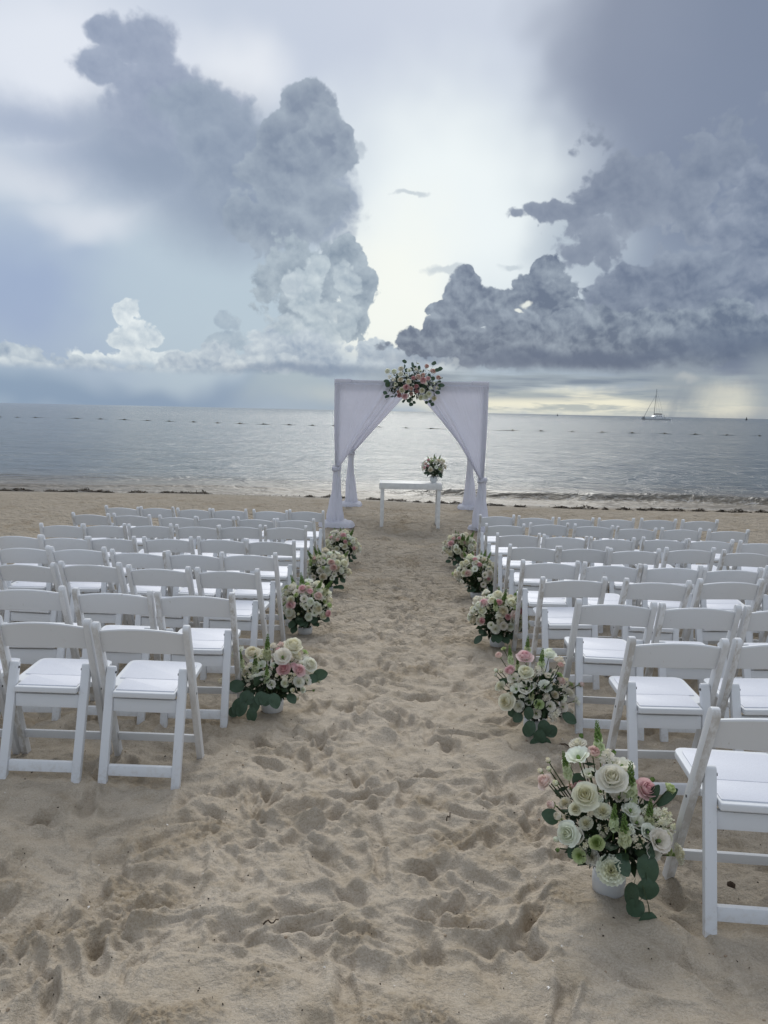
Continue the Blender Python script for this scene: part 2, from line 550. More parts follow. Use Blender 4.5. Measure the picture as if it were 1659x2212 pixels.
def sand_height(x, y, prints=True):
    x, y = np.asarray(x, float), np.asarray(y, float)
    z = profile(x, y)
    dry = np.clip((17.3 - y) / 1.6, 0, 1) * np.clip((y + 30) / 10, 0, 1)
    wx = x + .10 * perlin(x * 2.1, y * 2.1, 1) + .03 * perlin(x * 7, y * 7, 2)
    wy = y + .10 * perlin(x * 2.1 + 9, y * 2.1, 3) + .03 * perlin(x * 7 + 5, y * 7, 4)
    d = .030 * perlin(wx * .9, wy * .9, 5)
    r1 = 1 - np.abs(perlin(wx * 2.3, wy * 2.9, 6)) * 1.5
    r2 = 1 - np.abs(perlin(wx * 5.2, wy * 6.4, 7)) * 1.5
    d += .024 * (r1 - .5) + .012 * (r2 - .5)
    d += .012 * perlin(wx * 4.1, wy * 4.6, 8)
    if prints:
        dp = np.zeros_like(d)
        for (px, py, a, L, Wd, dep) in _prints:
            m = np.flatnonzero((np.abs(x - px) < .34) & (np.abs(y - py) < .34)) if x.ndim else None
            if m is not None and not len(m):
                continue
            ux, uy = (wx[m] - px), (wy[m] - py)
            c, s = math.cos(a), math.sin(a)
            t, n = (ux * s + uy * c) / (L * .5), (ux * c - uy * s) / (Wd * .5)
            n = n * (1 + .25 * np.cos(t * 2.2))
            q = np.sqrt(t * t + n * n)
            bowl = -dep * (1 - np.clip((q - .55) / .5, 0, 1) ** 2 * (3 - 2 * np.clip((q - .55) / .5, 0, 1)))
            bowl *= 1 + .35 * t
            rim = dep * .42 * np.exp(-((q - 1.28) / .24) ** 2) * (1 + .5 * np.sin(3 * np.arctan2(n, t) + px * 9))
            dp[m] += bowl + rim
        d += np.clip(dp, -.060, .045)
    # crumbled patches, scuffs and grains big enough to see
    crumb = crumbled(x, y)
    for hx, hy, hr in HEAPS:
        d += .016 * np.exp(-((x - hx) ** 2 + (y - hy) ** 2) / (hr * hr) * 1.6)
    r3 = 1 - np.abs(perlin(wx * 9.5 + 3, wy * 12.5, 16)) * 1.6
    rough = .45 + .55 * np.clip(perlin(x * .8, y * .8, 17) * 1.6 + .5, 0, 1)
    d += .014 * (r3 - .5) * rough + .009 * perlin(wx * 7.5, wy * 8.5, 18) * rough
    d += .0060 * perlin(wx * 15, wy * 17, 10) + .0055 * perlin(wx * 31, wy * 34, 12) * rough + .0022 * perlin(x * 64, y * 64, 19) * rough
    d += crumb * (.016 * np.abs(perlin(x * 26, y * 26, 13)) + .014 * np.abs(perlin(x * 52, y * 52, 14)))
    for qx, qy in POT_SPOTS:                        # the pots are pressed into small levelled patches
        w = np.clip((.24 - np.hypot(x - qx, (y - qy + .03) * .9)) / .12, 0, 1)
        d = d * (1 - w) + (d * .18 - .006) * w
    return z + d * dry + .006 * perlin(x * .7, y * 1.5, 15) * np.clip((y - 15), 0, 1)


def build_sand():
    m, T, out = material('dry_sand')
    p = position(T)
    n1, n2, n3 = T.noise(p, 1.3, 6, .65), T.noise(p, 7, 7, .68), T.noise(p, 420, 2, .6)
    c = T.mix(T.ramp(n1, .35, .65), SAND_A, SAND_B)
    c = T.mix(T.ramp(n2, .48, .70, 0, .75), c, SAND_C)
    c = T.mix(T.ramp(n3, .35, .75, 0, .35), c, (.30, .24, .175))
    c = T.mix(T.ramp(T.noise(p, 150, 3, .7), .38, .66, 0, .40), c, (.27, .215, .15))
    spk = T.voro(p, 55, 0)
    c = T.mix(T.math('MULTIPLY', T.ramp(spk, .05, .10, 1, 0), T.ramp(T.noise(p, 7, 2), .52, .60, 0, .75)), c, (.10, .075, .05))
    shell = T.voro(T.vec('ADD', p, (3.1, 7.7, 0)), 38, 0)
    c = T.mix(T.math('MULTIPLY', T.ramp(shell, .05, .09, 1, 0), T.ramp(T.noise(p, 5, 2), .55, .62, 0, .8)), c, (.62, .58, .52))
    cr = T.new('ShaderNodeAttribute', attribute_name='crumbled').outputs['Fac']
    c = T.mix(T.math('MULTIPLY', cr, T.ramp(T.noise(p, 30, 4, .65), .35, .65, .25, .85)), c, (.33, .26, .175))
    # the strip the waves reach is wet
    zz = T.sep(p)[2]
    yy = T.sep(p)[1]
    wet = T.math('MULTIPLY', T.ramp(T.math('MULTIPLY_ADD', T.noise(p, 1.1, 3), .05, zz), SEA_Z + .155, SEA_Z + .055), T.ramp(yy, 15, 16.5))
    c = T.mix(T.math('MULTIPLY', wet, .8), c, (.33, .285, .225))
    b = principled(T, out, c, T.ramp(wet, 0, 1, .95, .62), .25)
    far = T.ramp(T.sep(p)[1], 4.5, 9.5)
    h = T.math('MULTIPLY', T.noise(p, 14, 4, .62), T.math('MULTIPLY_ADD', far, 1.2, 1.0))
    h = T.math('MULTIPLY_ADD', T.noise(T.vec('MULTIPLY', p, (1, 1.25, 1)), 5.5, 5, .6), T.math('MULTIPLY', far, 13.0), h)
    h = T.math('MULTIPLY_ADD', T.noise(p, 55, 4, .65), .42, h)
    h = T.math('MULTIPLY_ADD', T.noise(p, 240, 3, .65), .16, h)
    T.l.new(bump(T, h, 1.0, .026), b.inputs['Normal'])
    th = np.concatenate([np.linspace(-PI, -1.25, 40, endpoint=False), np.linspace(-1.25, -.62, 110, endpoint=False),
                         np.linspace(-.62, .62, 720, endpoint=False), np.linspace(.62, 1.25, 110, endpoint=False),
                         np.linspace(1.25, PI, 40, endpoint=False)])
    # rings sized so that each covers about the same share of the view
    ang = np.linspace(math.atan(1.62 / 1.35), math.atan(1.62 / 19.5 * 1.0), 640)
    rr = 1.62 / np.tan(ang)
    rr = np.concatenate([[.02, .4, .8, 1.1, 1.25], rr, np.geomspace(rr[-1] + .3, 60, 22), [120, 300, 900]])
    A, Rr = np.meshgrid(th, rr)
    x, y = (Rr * np.sin(A)).ravel(), (Rr * np.cos(A)).ravel()
    z = np.where(Rr.ravel() > 61, profile(x, y), sand_height(x, y))
    o = fast_grid('sand', np.stack([x, y, z], 1), len(rr), len(th), m, wrap=True)
    a = o.data.attributes.new('crumbled', 'FLOAT', 'POINT')
    a.data.foreach_set('value', np.where(Rr.ravel() > 18, 0, crumbled(x, y)).astype(np.float32))
    tag(o, kind='structure')
    return o


def build_sea():
    m, T, out = material('sea_water')
    p = position(T)
    x, y, z = T.sep(p)[:3]
    at = T.new('ShaderNodeAttribute', attribute_name='depth')
    dep = at.outputs['Fac']
    q1 = T.vec('MULTIPLY', p, (.9, 2.4, 1))
    q2 = T.vec('MULTIPLY', T.vec('ADD', p, T.scale(T.noise(p, .09, 3, .6, True), 9.0)), (.16, .42, 1))
    far = T.ramp(y, 30, 260)
    h = T.math('MULTIPLY', T.noise(q1, 1.6, 5, .65), T.ramp(far, 0, 1, .085, .13))
    h = T.math('ADD', h, T.math('MULTIPLY', T.noise(q2, 1.0, 5, .62), .36))
    h = T.math('ADD', h, T.math('MULTIPLY', T.noise(T.vec('MULTIPLY', p, (3.0, 6.5, 1)), 1.7, 3, .55), .020))
    sandy = T.ramp(T.math('MULTIPLY_ADD', T.noise(q1, .8, 3), .3, dep), .15, .95, 1, 0)
    murk = T.noise(T.vec('MULTIPLY', p, (1.2, 3.2, 1)), 2.6, 6, .7)
    c = T.mix(sandy, SEA_COL, T.mix(T.ramp(murk, .38, .62), (.085, .068, .045), (.20, .165, .12)))
    fn = T.noise(T.vec('MULTIPLY', p, (1.6, 3.0, 1)), 3.2, 6, .68)
    edge = T.math('MULTIPLY', T.ramp(dep, .0, .05, 1, .0), T.ramp(fn, .50, .60))
    fa = T.new('ShaderNodeAttribute', attribute_name='foam').outputs['Fac']
    crest = T.math('MULTIPLY', fa, T.ramp(fn, .53, .60))
    foam = T.math('MINIMUM', T.math('ADD', edge, crest), 1.0)
    c = T.mix(T.math('MULTIPLY', foam, .75), c, (.52, .50, .47))
    b = principled(T, out, c, T.math('MAXIMUM', T.ramp(foam, 0, 1, SEA_ROUGH, .7), T.ramp(dep, .0, .9, .42, .0)), .5)
    b.inputs['IOR'].default_value = 1.333
    T.l.new(bump(T, h, 1.0, 1.0), b.inputs['Normal'])
    th = np.concatenate([np.linspace(-1.52, -.66, 120, endpoint=False), np.linspace(-.66, .66, 520, endpoint=False), np.linspace(.66, 1.52, 121)])
    ang = np.linspace(math.atan(2.2 / 16.6), math.atan(2.2 / 400), 330)
    rr = np.concatenate([2.2 / np.tan(ang), np.geomspace(440, 30000, 40)])
    A, Rr = np.meshgrid(th, rr)
    x, y = (Rr * np.sin(A)).ravel(), (Rr * np.cos(A)).ravel()
    near = np.clip((120 - y) / 90, 0, 1)
    z = np.full_like(x, SEA_Z)
    z += near * .020 * perlin(x * .35 + .1 * y, y * 1.1, 21) + near * .010 * perlin(x * 1.1, y * 3.0, 22)
    z += np.clip((400 - y) / 300, 0, 1) * .035 * perlin(x * .06, y * .20, 23)
    # one small wave breaking along the right, a lazy one behind it
    s = .6 * np.tanh((x - 1.0) / 3.5) + .18 * np.sin(x * .55 + .6)
    wob = .35 * perlin(x * .25, x * 0 + 3.3, 24)
    amp = .25 + .75 * np.clip((x + .5) / 2.5, 0, 1)
    t = y + s - 20.35 - wob
    wave = np.where(t < 0, np.exp(-(t / .20) ** 2), np.exp(-(t / .75) ** 2)) * amp
    z += .19 * wave
    t2 = y + s * .6 - 23.4 - wob * 2
    z += .055 * np.exp(-(t2 / .7) ** 2) * (.5 + .5 * np.clip(-x / 3 + .3, 0, 1))
    foam = np.clip(np.exp(-((t + .42) / .26) ** 2) * amp * 1.2, 0, 1)
    ground = profile(x, y)
    o = fast_grid('sea', np.stack([x, y, z], 1), len(rr), len(th), m)
    for nm, v in (('depth', np.clip(z - ground, -1, 5)), ('foam', foam)):
        a = o.data.attributes.new(nm, 'FLOAT', 'POINT')
        a.data.foreach_set('value', v.astype(np.float32))
    tag(o, kind='structure')
    return o


SAND_A, SAND_B, SAND_C = (.550, .478, .385), (.495, .426, .336), (.380, .316, .230)
SEA_COL, SEA_ROUGH = (.062, .080, .086), .16
build_sand()
build_sea()

# ------------------------------------------------------------------ folding chairs
def chair_plastic():
    m, T, out = material('white_resin')
    o = obj_coord(T)
    rnd = T.new('ShaderNodeObjectInfo').outputs['Random']
    ov = T.vec('ADD', o, T.comb(T.math('MULTIPLY', rnd, 37.0), T.math('MULTIPLY', rnd, 11.0), 0.0))
    k = T.math('MULTIPLY_ADD', rnd, .05, .69)
    c = T.comb(T.math('MULTIPLY', k, .985), k, T.math('MULTIPLY', k, 1.02))
    z = T.sep(o)[2]
    g = T.noise(ov, 7, 6, .7)
    grime = T.ramp(g, .60, .80, 0, .22)
    low = T.math('MULTIPLY', T.ramp(z, .16, .0), T.ramp(T.noise(ov, 38, 5, .7),   .46, .68, 0, .40))
    c = T.mix(T.math('MAXIMUM', grime, low), c, (.44, .38, .30))
    scuff = T.math('MULTIPLY', T.ramp(T.noise(T.vec('MULTIPLY', ov, (1, 1, .25)), 70, 3, .6), .68, .76), .35)
    c = T.mix(scuff, c, (.33, .28, .22))
    b = principled(T, out, c, .55, .35)
    T.l.new(bump(T, T.noise(ov, 420, 3, .6), .12, .002), b.inputs['Normal'])
    return m


def post_plastic():
    """Same resin with the brown grime that sits along the inner edge of the posts."""
    m, T, out = material('grimy_resin')
    o = obj_coord(T)
    rnd = T.new('ShaderNodeObjectInfo').outputs['Random']
    ov = T.vec('ADD', o, T.comb(T.math('MULTIPLY', rnd, 37.0), T.math('MULTIPLY', rnd, 11.0), 0.0))
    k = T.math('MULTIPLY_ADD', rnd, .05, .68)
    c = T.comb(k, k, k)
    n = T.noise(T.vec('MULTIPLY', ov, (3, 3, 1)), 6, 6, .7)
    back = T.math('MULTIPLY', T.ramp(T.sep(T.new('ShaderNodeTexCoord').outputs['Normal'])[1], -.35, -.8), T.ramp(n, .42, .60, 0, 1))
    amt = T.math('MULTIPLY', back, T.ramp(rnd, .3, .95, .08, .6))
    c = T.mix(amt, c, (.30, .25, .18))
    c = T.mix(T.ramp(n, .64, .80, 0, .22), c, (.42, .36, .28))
    b = principled(T, out, c, .58, .35)
    T.l.new(bump(T, T.noise(ov, 420, 3, .6), .12, .002), b.inputs['Normal'])
    return m


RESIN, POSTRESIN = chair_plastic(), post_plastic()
PADWHITE = simple('seat_vinyl', (.67, .68, .73), .5, .35, .05, 240, .15)
BOLT = simple('dark_metal', (.03, .03, .03), .45, .5)


def bevel_all(bm, w, seg=2):
    bmesh.ops.bevel(bm, geom=list(bm.edges), offset=w, segments=seg, profile=.6, affect='EDGES', clamp_overlap=True)


def prism(outline, axis_lo, axis_hi, axis='x', bev=.003, seg=2):
    """A closed outline in the other two axes extruded along one axis."""
    bm = bmesh.new()

    def P(u, v, w):
        return {'x': (w, u, v), 'y': (u, w, v), 'z': (u, v, w)}[axis]
    a = [bm.verts.new(P(u, v, axis_lo)) for u, v in outline]
    b = [bm.verts.new(P(u, v, axis_hi)) for u, v in outline]
    n = len(a)
    caps = [bm.faces.new(a), bm.faces.new(b)]
    for i in range(n):
        bm.faces.new((a[i], a[(i + 1) % n], b[(i + 1) % n], b[i]))
    bmesh.ops.recalc_face_normals(bm, faces=bm.faces)
    if bev:
        edges = list({e for f in caps for e in f.edges})
        sharp = [e for e in bm.edges if e not in edges and e.calc_face_angle(0) > .7]
        bmesh.ops.bevel(bm, geom=edges + sharp, offset=bev, segments=seg, profile=.6, affect='EDGES', clamp_overlap=True)
    return bm


def bar_outline(p0, p1, w, round_end=True, n=7):
    """Outline of a bar from p0 to p1 with a rounded far end."""
    p0, p1 = Vector(p0), Vector(p1)
    d = (p1 - p0).normalized()
    s = Vector((-d.y, d.x)) * w / 2
    pts = [p0 + s, p0 - s]
    if round_end:
        for i in range(n):
            t = -PI / 2 + PI * i / (n - 1)
            pts.append(p1 - d * w / 2 + d * math.cos(t) * w / 2 - Vector((-d.y, d.x)) * (-math.sin(t)) * w / 2 * 1.0)
        pts = pts[:2] + [p1 - d * w / 2 + d * math.cos(-PI / 2 + PI * i / (n - 1)) * w / 2 + Vector((-d.y, d.x)) * math.sin(-PI / 2 + PI * i / (n - 1)) * w / 2 for i in range(n)]
    else:
        pts += [p1 - s, p1 + s]
    return [(p.x, p.y) for p in pts]


def autosmooth(o, ang=40):
    me = o.data
    bm = bmesh.new()
    bm.from_mesh(me)
    for e in bm.edges:
        e.smooth = e.calc_face_angle(0) < math.radians(ang)
    bm.to_mesh(me)
    bm.free()
    return o


POST_Y = lambda z: .335 - .315 * z / .77


def make_chair():
    root = empty('folding_chair')
    for s in (-1, 1):
        x0, x1 = sorted((s * .190, s * .220))
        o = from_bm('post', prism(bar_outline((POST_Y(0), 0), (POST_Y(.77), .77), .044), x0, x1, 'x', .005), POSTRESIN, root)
        autosmooth(o)
        b = prism([(POST_Y(.40) + .0055 * math.cos(t), .40 + .0055 * math.sin(t)) for t in np.linspace(0, 2 * PI, 9)[:-1]],
                  *sorted((s * .2195, s * .2215)), 'x', 0)
        from_bm('bolt', b, BOLT, o)
    for s in (-1, 1):
        x0, x1 = sorted((s * .1475, s * .1885))
        o = from_bm('rear_leg', prism(bar_outline((0, 0), (.128, .535), .030), x0, x1, 'x', .006), RESIN, root)
        autosmooth(o)
        b = prism([(.118 + .006 * math.cos(t), .508 + .006 * math.sin(t)) for t in np.linspace(0, 2 * PI, 9)[:-1]],
                  *sorted((s * .1440, s * .1480)), 'x', 0)
        from_bm('bolt', b, BOLT, o)
    # seat with notched rear corners
    def rounded(pts, r, n=4):
        out = []
        m = len(pts)
        for i in range(m):
            p, a, c = Vector(pts[i]), Vector(pts[i - 1]), Vector(pts[(i + 1) % m])
            d0, d1 = (a - p).normalized(), (c - p).normalized()
            rr = r[i]
            if rr < 1e-4:
                out.append(tuple(p))
                continue
            for k in range(n + 1):
                t = k / n
                q = (1 - t) ** 2 * (p + d0 * rr) + 2 * t * (1 - t) * p + t * t * (p + d1 * rr)
                out.append(tuple(q))
        return out

    def tilt(bm):
        for v in bm.verts:
            v.co.z += .418 + (v.co.y - .05) * .075
        return bm
    outl = rounded([(-.1440, .062), (.1440, .062), (.1440, .135), (.1860, .150), (.1860, .455), (-.1860, .455), (-.1860, .150), (-.1440, .135)],
                   [.006, .006, .0, .012, .045, .045, .012, .0])
    seat = from_bm('seat', tilt(prism(outl, -.013, .013, 'z', .006, 3)), RESIN, root)
    autosmooth(seat)
    for y0, y1, hw in ((.085, .215, .136), (.2185, .432, .163)):
        r = .03 if y1 > .3 else .008
        pad = prism(rounded([(-hw, y0), (hw, y0), (hw, y1), (-hw, y1)], [.006, .006, r, r]), .0125, .0170, 'z', .0035, 2)
        autosmooth(from_bm('seat_pad', tilt(pad), PADWHITE, seat))
    rail = prism([(.080, .332), (.108, .332), (.112, .394), (.084, .394)], -.1475, .1475, 'x', .006)
    autosmooth(from_bm('seat_rail', rail, RESIN, root))
    st = prism([(.008, .052), (.030, .052), (.036, .100), (.014, .100)], -.1470, .1470, 'x', .004)
    autosmooth(from_bm('stretcher', st, RESIN, root))
    ya, yb = POST_Y(.105), POST_Y(.150)
    st = prism([(ya - .009, .105), (ya + .011, .105), (yb + .011, .150), (yb - .009, .150)], -.1895, .1895, 'x', .004)
    autosmooth(from_bm('stretcher', st, RESIN, root))
    # curved back slat with an arched top edge
    bm = bmesh.new()
    nx, ring = 17, []
    for i in range(nx):
        s = -1 + 2 * i / (nx - 1)
        x = s * .1905
        bow = -.026 * (1 - s * s)
        zt, zb = .728 + .024 * (1 - s * s), .618 + .008 * (1 - s * s)
        prof = []
        for (dy, z) in ((-.010, zb + .004), (-.010, zt - .006), (-.006, zt), (.006, zt), (.010, zt - .006), (.010, zb + .004), (.006, zb), (-.006, zb)):
            prof.append(bm.verts.new((x, POST_Y(z) + dy + bow, z)))
        ring.append(prof)
    for i in range(nx - 1):
        for j in range(8):
            bm.faces.new((ring[i][j], ring[i][(j + 1) % 8], ring[i + 1][(j + 1) % 8], ring[i + 1][j]))
    bm.faces.new(ring[0])
    bm.faces.new(ring[-1])
    bmesh.ops.recalc_face_normals(bm, faces=bm.faces)
    autosmooth(from_bm('backrest', bm, RESIN, root), 30)
    return root


def copy_tree(o, parent=None):
    c = o.copy()
    COL.objects.link(c)
    c.parent = parent
    for ch in o.children:
        copy_tree(ch, c)
    return c


CHAIRS = {
    'L': {
        1: [(-1.1, 3.36, 0.0), (-1.56, 3.36, 0.0), (-2.02, 3.36, 0.0), (-2.48, 3.36, 0.0), (-2.94, 3.36, 0.0), (-3.4, 3.36, 0.0)],
        2: [(-1.04, 4.13, 0.0), (-1.51, 4.14, 0.0), (-1.98, 4.13, 0.0), (-2.45, 4.13, 0.0), (-2.92, 4.13, 0.0), (-3.39, 4.13, 0.0)],
        3: [(-1.03, 5.01, -0.102), (-1.51, 5.06, -0.102), (-1.98, 5.1, -0.102), (-2.46, 5.15, -0.102), (-2.94, 5.2, -0.102), (-3.42, 5.25, -0.102)],
        4: [(-1.01, 5.71, -0.079), (-1.45, 5.75, -0.079), (-1.88, 5.78, -0.079), (-2.35, 5.82, -0.079), (-2.8, 5.85, -0.079), (-3.25, 5.89, -0.079)],
        5: [(-1.0, 6.62, 0.007), (-1.43, 6.62, 0.007), (-1.88, 6.63, 0.007), (-2.38, 6.63, 0.007), (-2.78, 6.6, 0.007), (-3.22, 6.61, 0.007)],
        6: [(-1.0, 7.72, 0.114), (-1.45, 7.69, 0.114), (-1.88, 7.62, 0.114), (-2.33, 7.58, 0.114), (-2.78, 7.54, 0.114), (-3.18, 7.47, 0.114)],
        7: [(-0.98, 8.52, -0.057), (-1.46, 8.6, -0.057), (-1.89, 8.58, -0.057), (-2.33, 8.57, -0.057), (-2.88, 8.66, -0.057), (-3.35, 8.67, -0.057)],
        8: [(-0.96, 9.34, -0.095), (-1.4, 9.34, -0.095), (-1.9, 9.41, -0.095), (-2.35, 9.44, -0.095), (-2.83, 9.5, -0.095), (-3.3, 9.55, -0.095)],
    },
    'R': {
        1: [(1.27, 2.34, -0.05), (1.74, 2.32, -0.05)],
        2: [(1.32, 3.28, -0.03), (1.8, 3.27, -0.03), (2.28, 3.25, -0.03), (2.76, 3.24, -0.03), (3.24, 3.22, -0.03), (3.72, 3.21, -0.03)],
        3: [(1.27, 4.07, -0.03), (1.74, 4.06, -0.03), (2.21, 4.04, -0.03), (2.68, 4.03, -0.03), (3.15, 4.01, -0.03), (3.62, 4.0, -0.03)],
        4: [(1.28, 4.98, 0.006), (1.79, 4.92, 0.006), (2.32, 4.98, 0.006), (2.84, 4.97, 0.006), (3.36, 4.97, 0.006), (3.88, 4.97, 0.006)],
        5: [(1.26, 5.64, -0.029), (1.7, 5.6, -0.029), (2.16, 5.6, -0.029), (2.61, 5.6, -0.029), (3.06, 5.58, -0.029), (3.51, 5.57, -0.029)],
        6: [(1.3, 6.58, -0.032), (1.76, 6.6, -0.032), (2.19, 6.54, -0.032), (2.68, 6.55, -0.032), (3.14, 6.53, -0.032), (3.6, 6.52, -0.032)],
        7: [(1.35, 7.51, -0.091), (1.76, 7.39, -0.091), (2.24, 7.38, -0.091), (2.73, 7.37, -0.091), (3.17, 7.3, -0.091), (3.62, 7.26, -0.091)],
        8: [(1.36, 8.43, -0.086), (1.86, 8.47, -0.086), (2.32, 8.42, -0.086), (2.77, 8.35, -0.086), (3.27, 8.3, -0.086), (3.77, 8.26, -0.086)],
        9: [(1.4, 9.31, -0.03), (1.84, 9.27, -0.03), (2.36, 9.29, -0.03), (2.85, 9.28, -0.03), (3.34, 9.25, -0.03), (3.85, 9.22, -0.03)],
    },
}
ORD = ['', 'first', 'second', 'third', 'fourth', 'fifth', 'sixth']
ROWN = {'L': {8: 'the row nearest the arch', 7: 'the second row from the arch', 6: 'the third row from the arch', 5: 'the fourth row from the arch',
              4: 'the fourth row from the back', 3: 'the third row from the back', 2: 'the second row from the back', 1: 'the back row'},
        'R': {9: 'the row nearest the arch', 8: 'the second row from the arch', 7: 'the third row from the arch', 6: 'the fourth row from the arch',
              5: 'the middle row', 4: 'the fourth row from the back', 3: 'the third row from the back', 2: 'the second row from the back', 1: 'the back row'}}


def view_px(x, y, z):
    v = cam.matrix_world.inverted() @ Vector((x, y, z))
    return (829.5 - FPX * v.x / v.z, 1106 + FPX * v.y / v.z) if v.z < -.1 else (9999, 0)


def build_chairs():
    proto, used = make_chair(), False
    rng = random.Random(4)
    todo = []
    for side, rows in CHAIRS.items():
        for rn, row in rows.items():
            for i, (x, y, sl) in enumerate(row):
                todo.append((side, rn, i, x, y, sl))
    xs, ys, meta = [], [], []
    for side, rn, i, x, y, sl in todo:
        gx = x - (.27 if side == 'R' else -.27)
        if not -40 < view_px(gx, y, profile(x, y) + .5)[0] < 1700 and not -20 < view_px(gx, y + .3, profile(x, y))[0] < 1680:
            continue
        yaw = math.atan(sl) * .8 + rng.gauss(0, .022)
        c, s = math.cos(yaw), math.sin(yaw)
        ox, oy = x + .02 * s, y - .02 * c
        for fx, fy in ((-.168, 0), (.168, 0), (-.205, .335), (.205, .335)):
            xs.append(ox + fx * c - fy * s)
            ys.append(oy + fx * s + fy * c)
        meta.append((side, rn, i, ox, oy, yaw))
    hz = sand_height(np.array(xs), np.array(ys)).reshape(-1, 4)
    for k, (side, rn, i, ox, oy, yaw) in enumerate(meta):
        o = copy_tree(proto) if used else proto
        used = True
        h = hz[k]
        base = profile(ox, oy + .17)
        tx = np.clip(((h[2] + h[3]) - (h[0] + h[1])) / 2 / .335, -.09, .0)
        ty = np.clip(((h[0] + h[2]) - (h[1] + h[3])) / 2 / .37, -.03, .03)
        o.location = (ox, oy, float(.5 * (h[0] + h[1]) * .55 + .45 * (base + .008)) - .010)
        o.rotation_euler = (float(.5 * tx - .012), float(ty * .6), yaw)
        sd_ = 'left' if side == 'L' else 'right'
        pos = 'on the aisle' if i == 0 else ORD[i + 1] + ' from the aisle'
        tag(o, 'white folding chair %s in %s, %s block' % (pos, ROWN[side][rn], sd_), 'chair', 'white folding chairs in rows on the sand')


build_chairs()

# ------------------------------------------------------------------ wedding arch with tied back drapes
def cloth_mat(name, col, trans):
    m, T, out = material(name)
    p = obj_coord(T)
    n = T.noise(p, 3.5, 4, .6)
    c = T.mix(T.ramp(n, .3, .7, 0, .25), col, tuple(v * .9 for v in col))
    b = principled(T, out, c, .85, .1)
    w = T.noise(T.vec('MULTIPLY', p, (1, 1, .3)), 60, 3, .6)
    T.l.new(bump(T, w, .10, .004), b.inputs['Normal'])
    t = T.new('ShaderNodeBsdfTranslucent')
    T.l.new(c, t.inputs[0])
    mx = T.new('ShaderNodeMixShader')
    mx.inputs[0].default_value = trans
    T.l.new(b.outputs[0], mx.inputs[1])
    T.l.new(t.outputs[0], mx.inputs[2])
    T.l.new(mx.outputs[0], out.inputs[0])
    return m


CLOTH = cloth_mat('white_voile', (.84, .838, .90), .44)
WHITEWOOD = simple('white_painted_wood', (.72, .71, .68), .5, .4, .08, 12, .05)


def thicken(o, t):
    md = o.modifiers.new('thickness', 'SOLIDIFY')
    md.thickness = t
    md.offset = 0
    return o


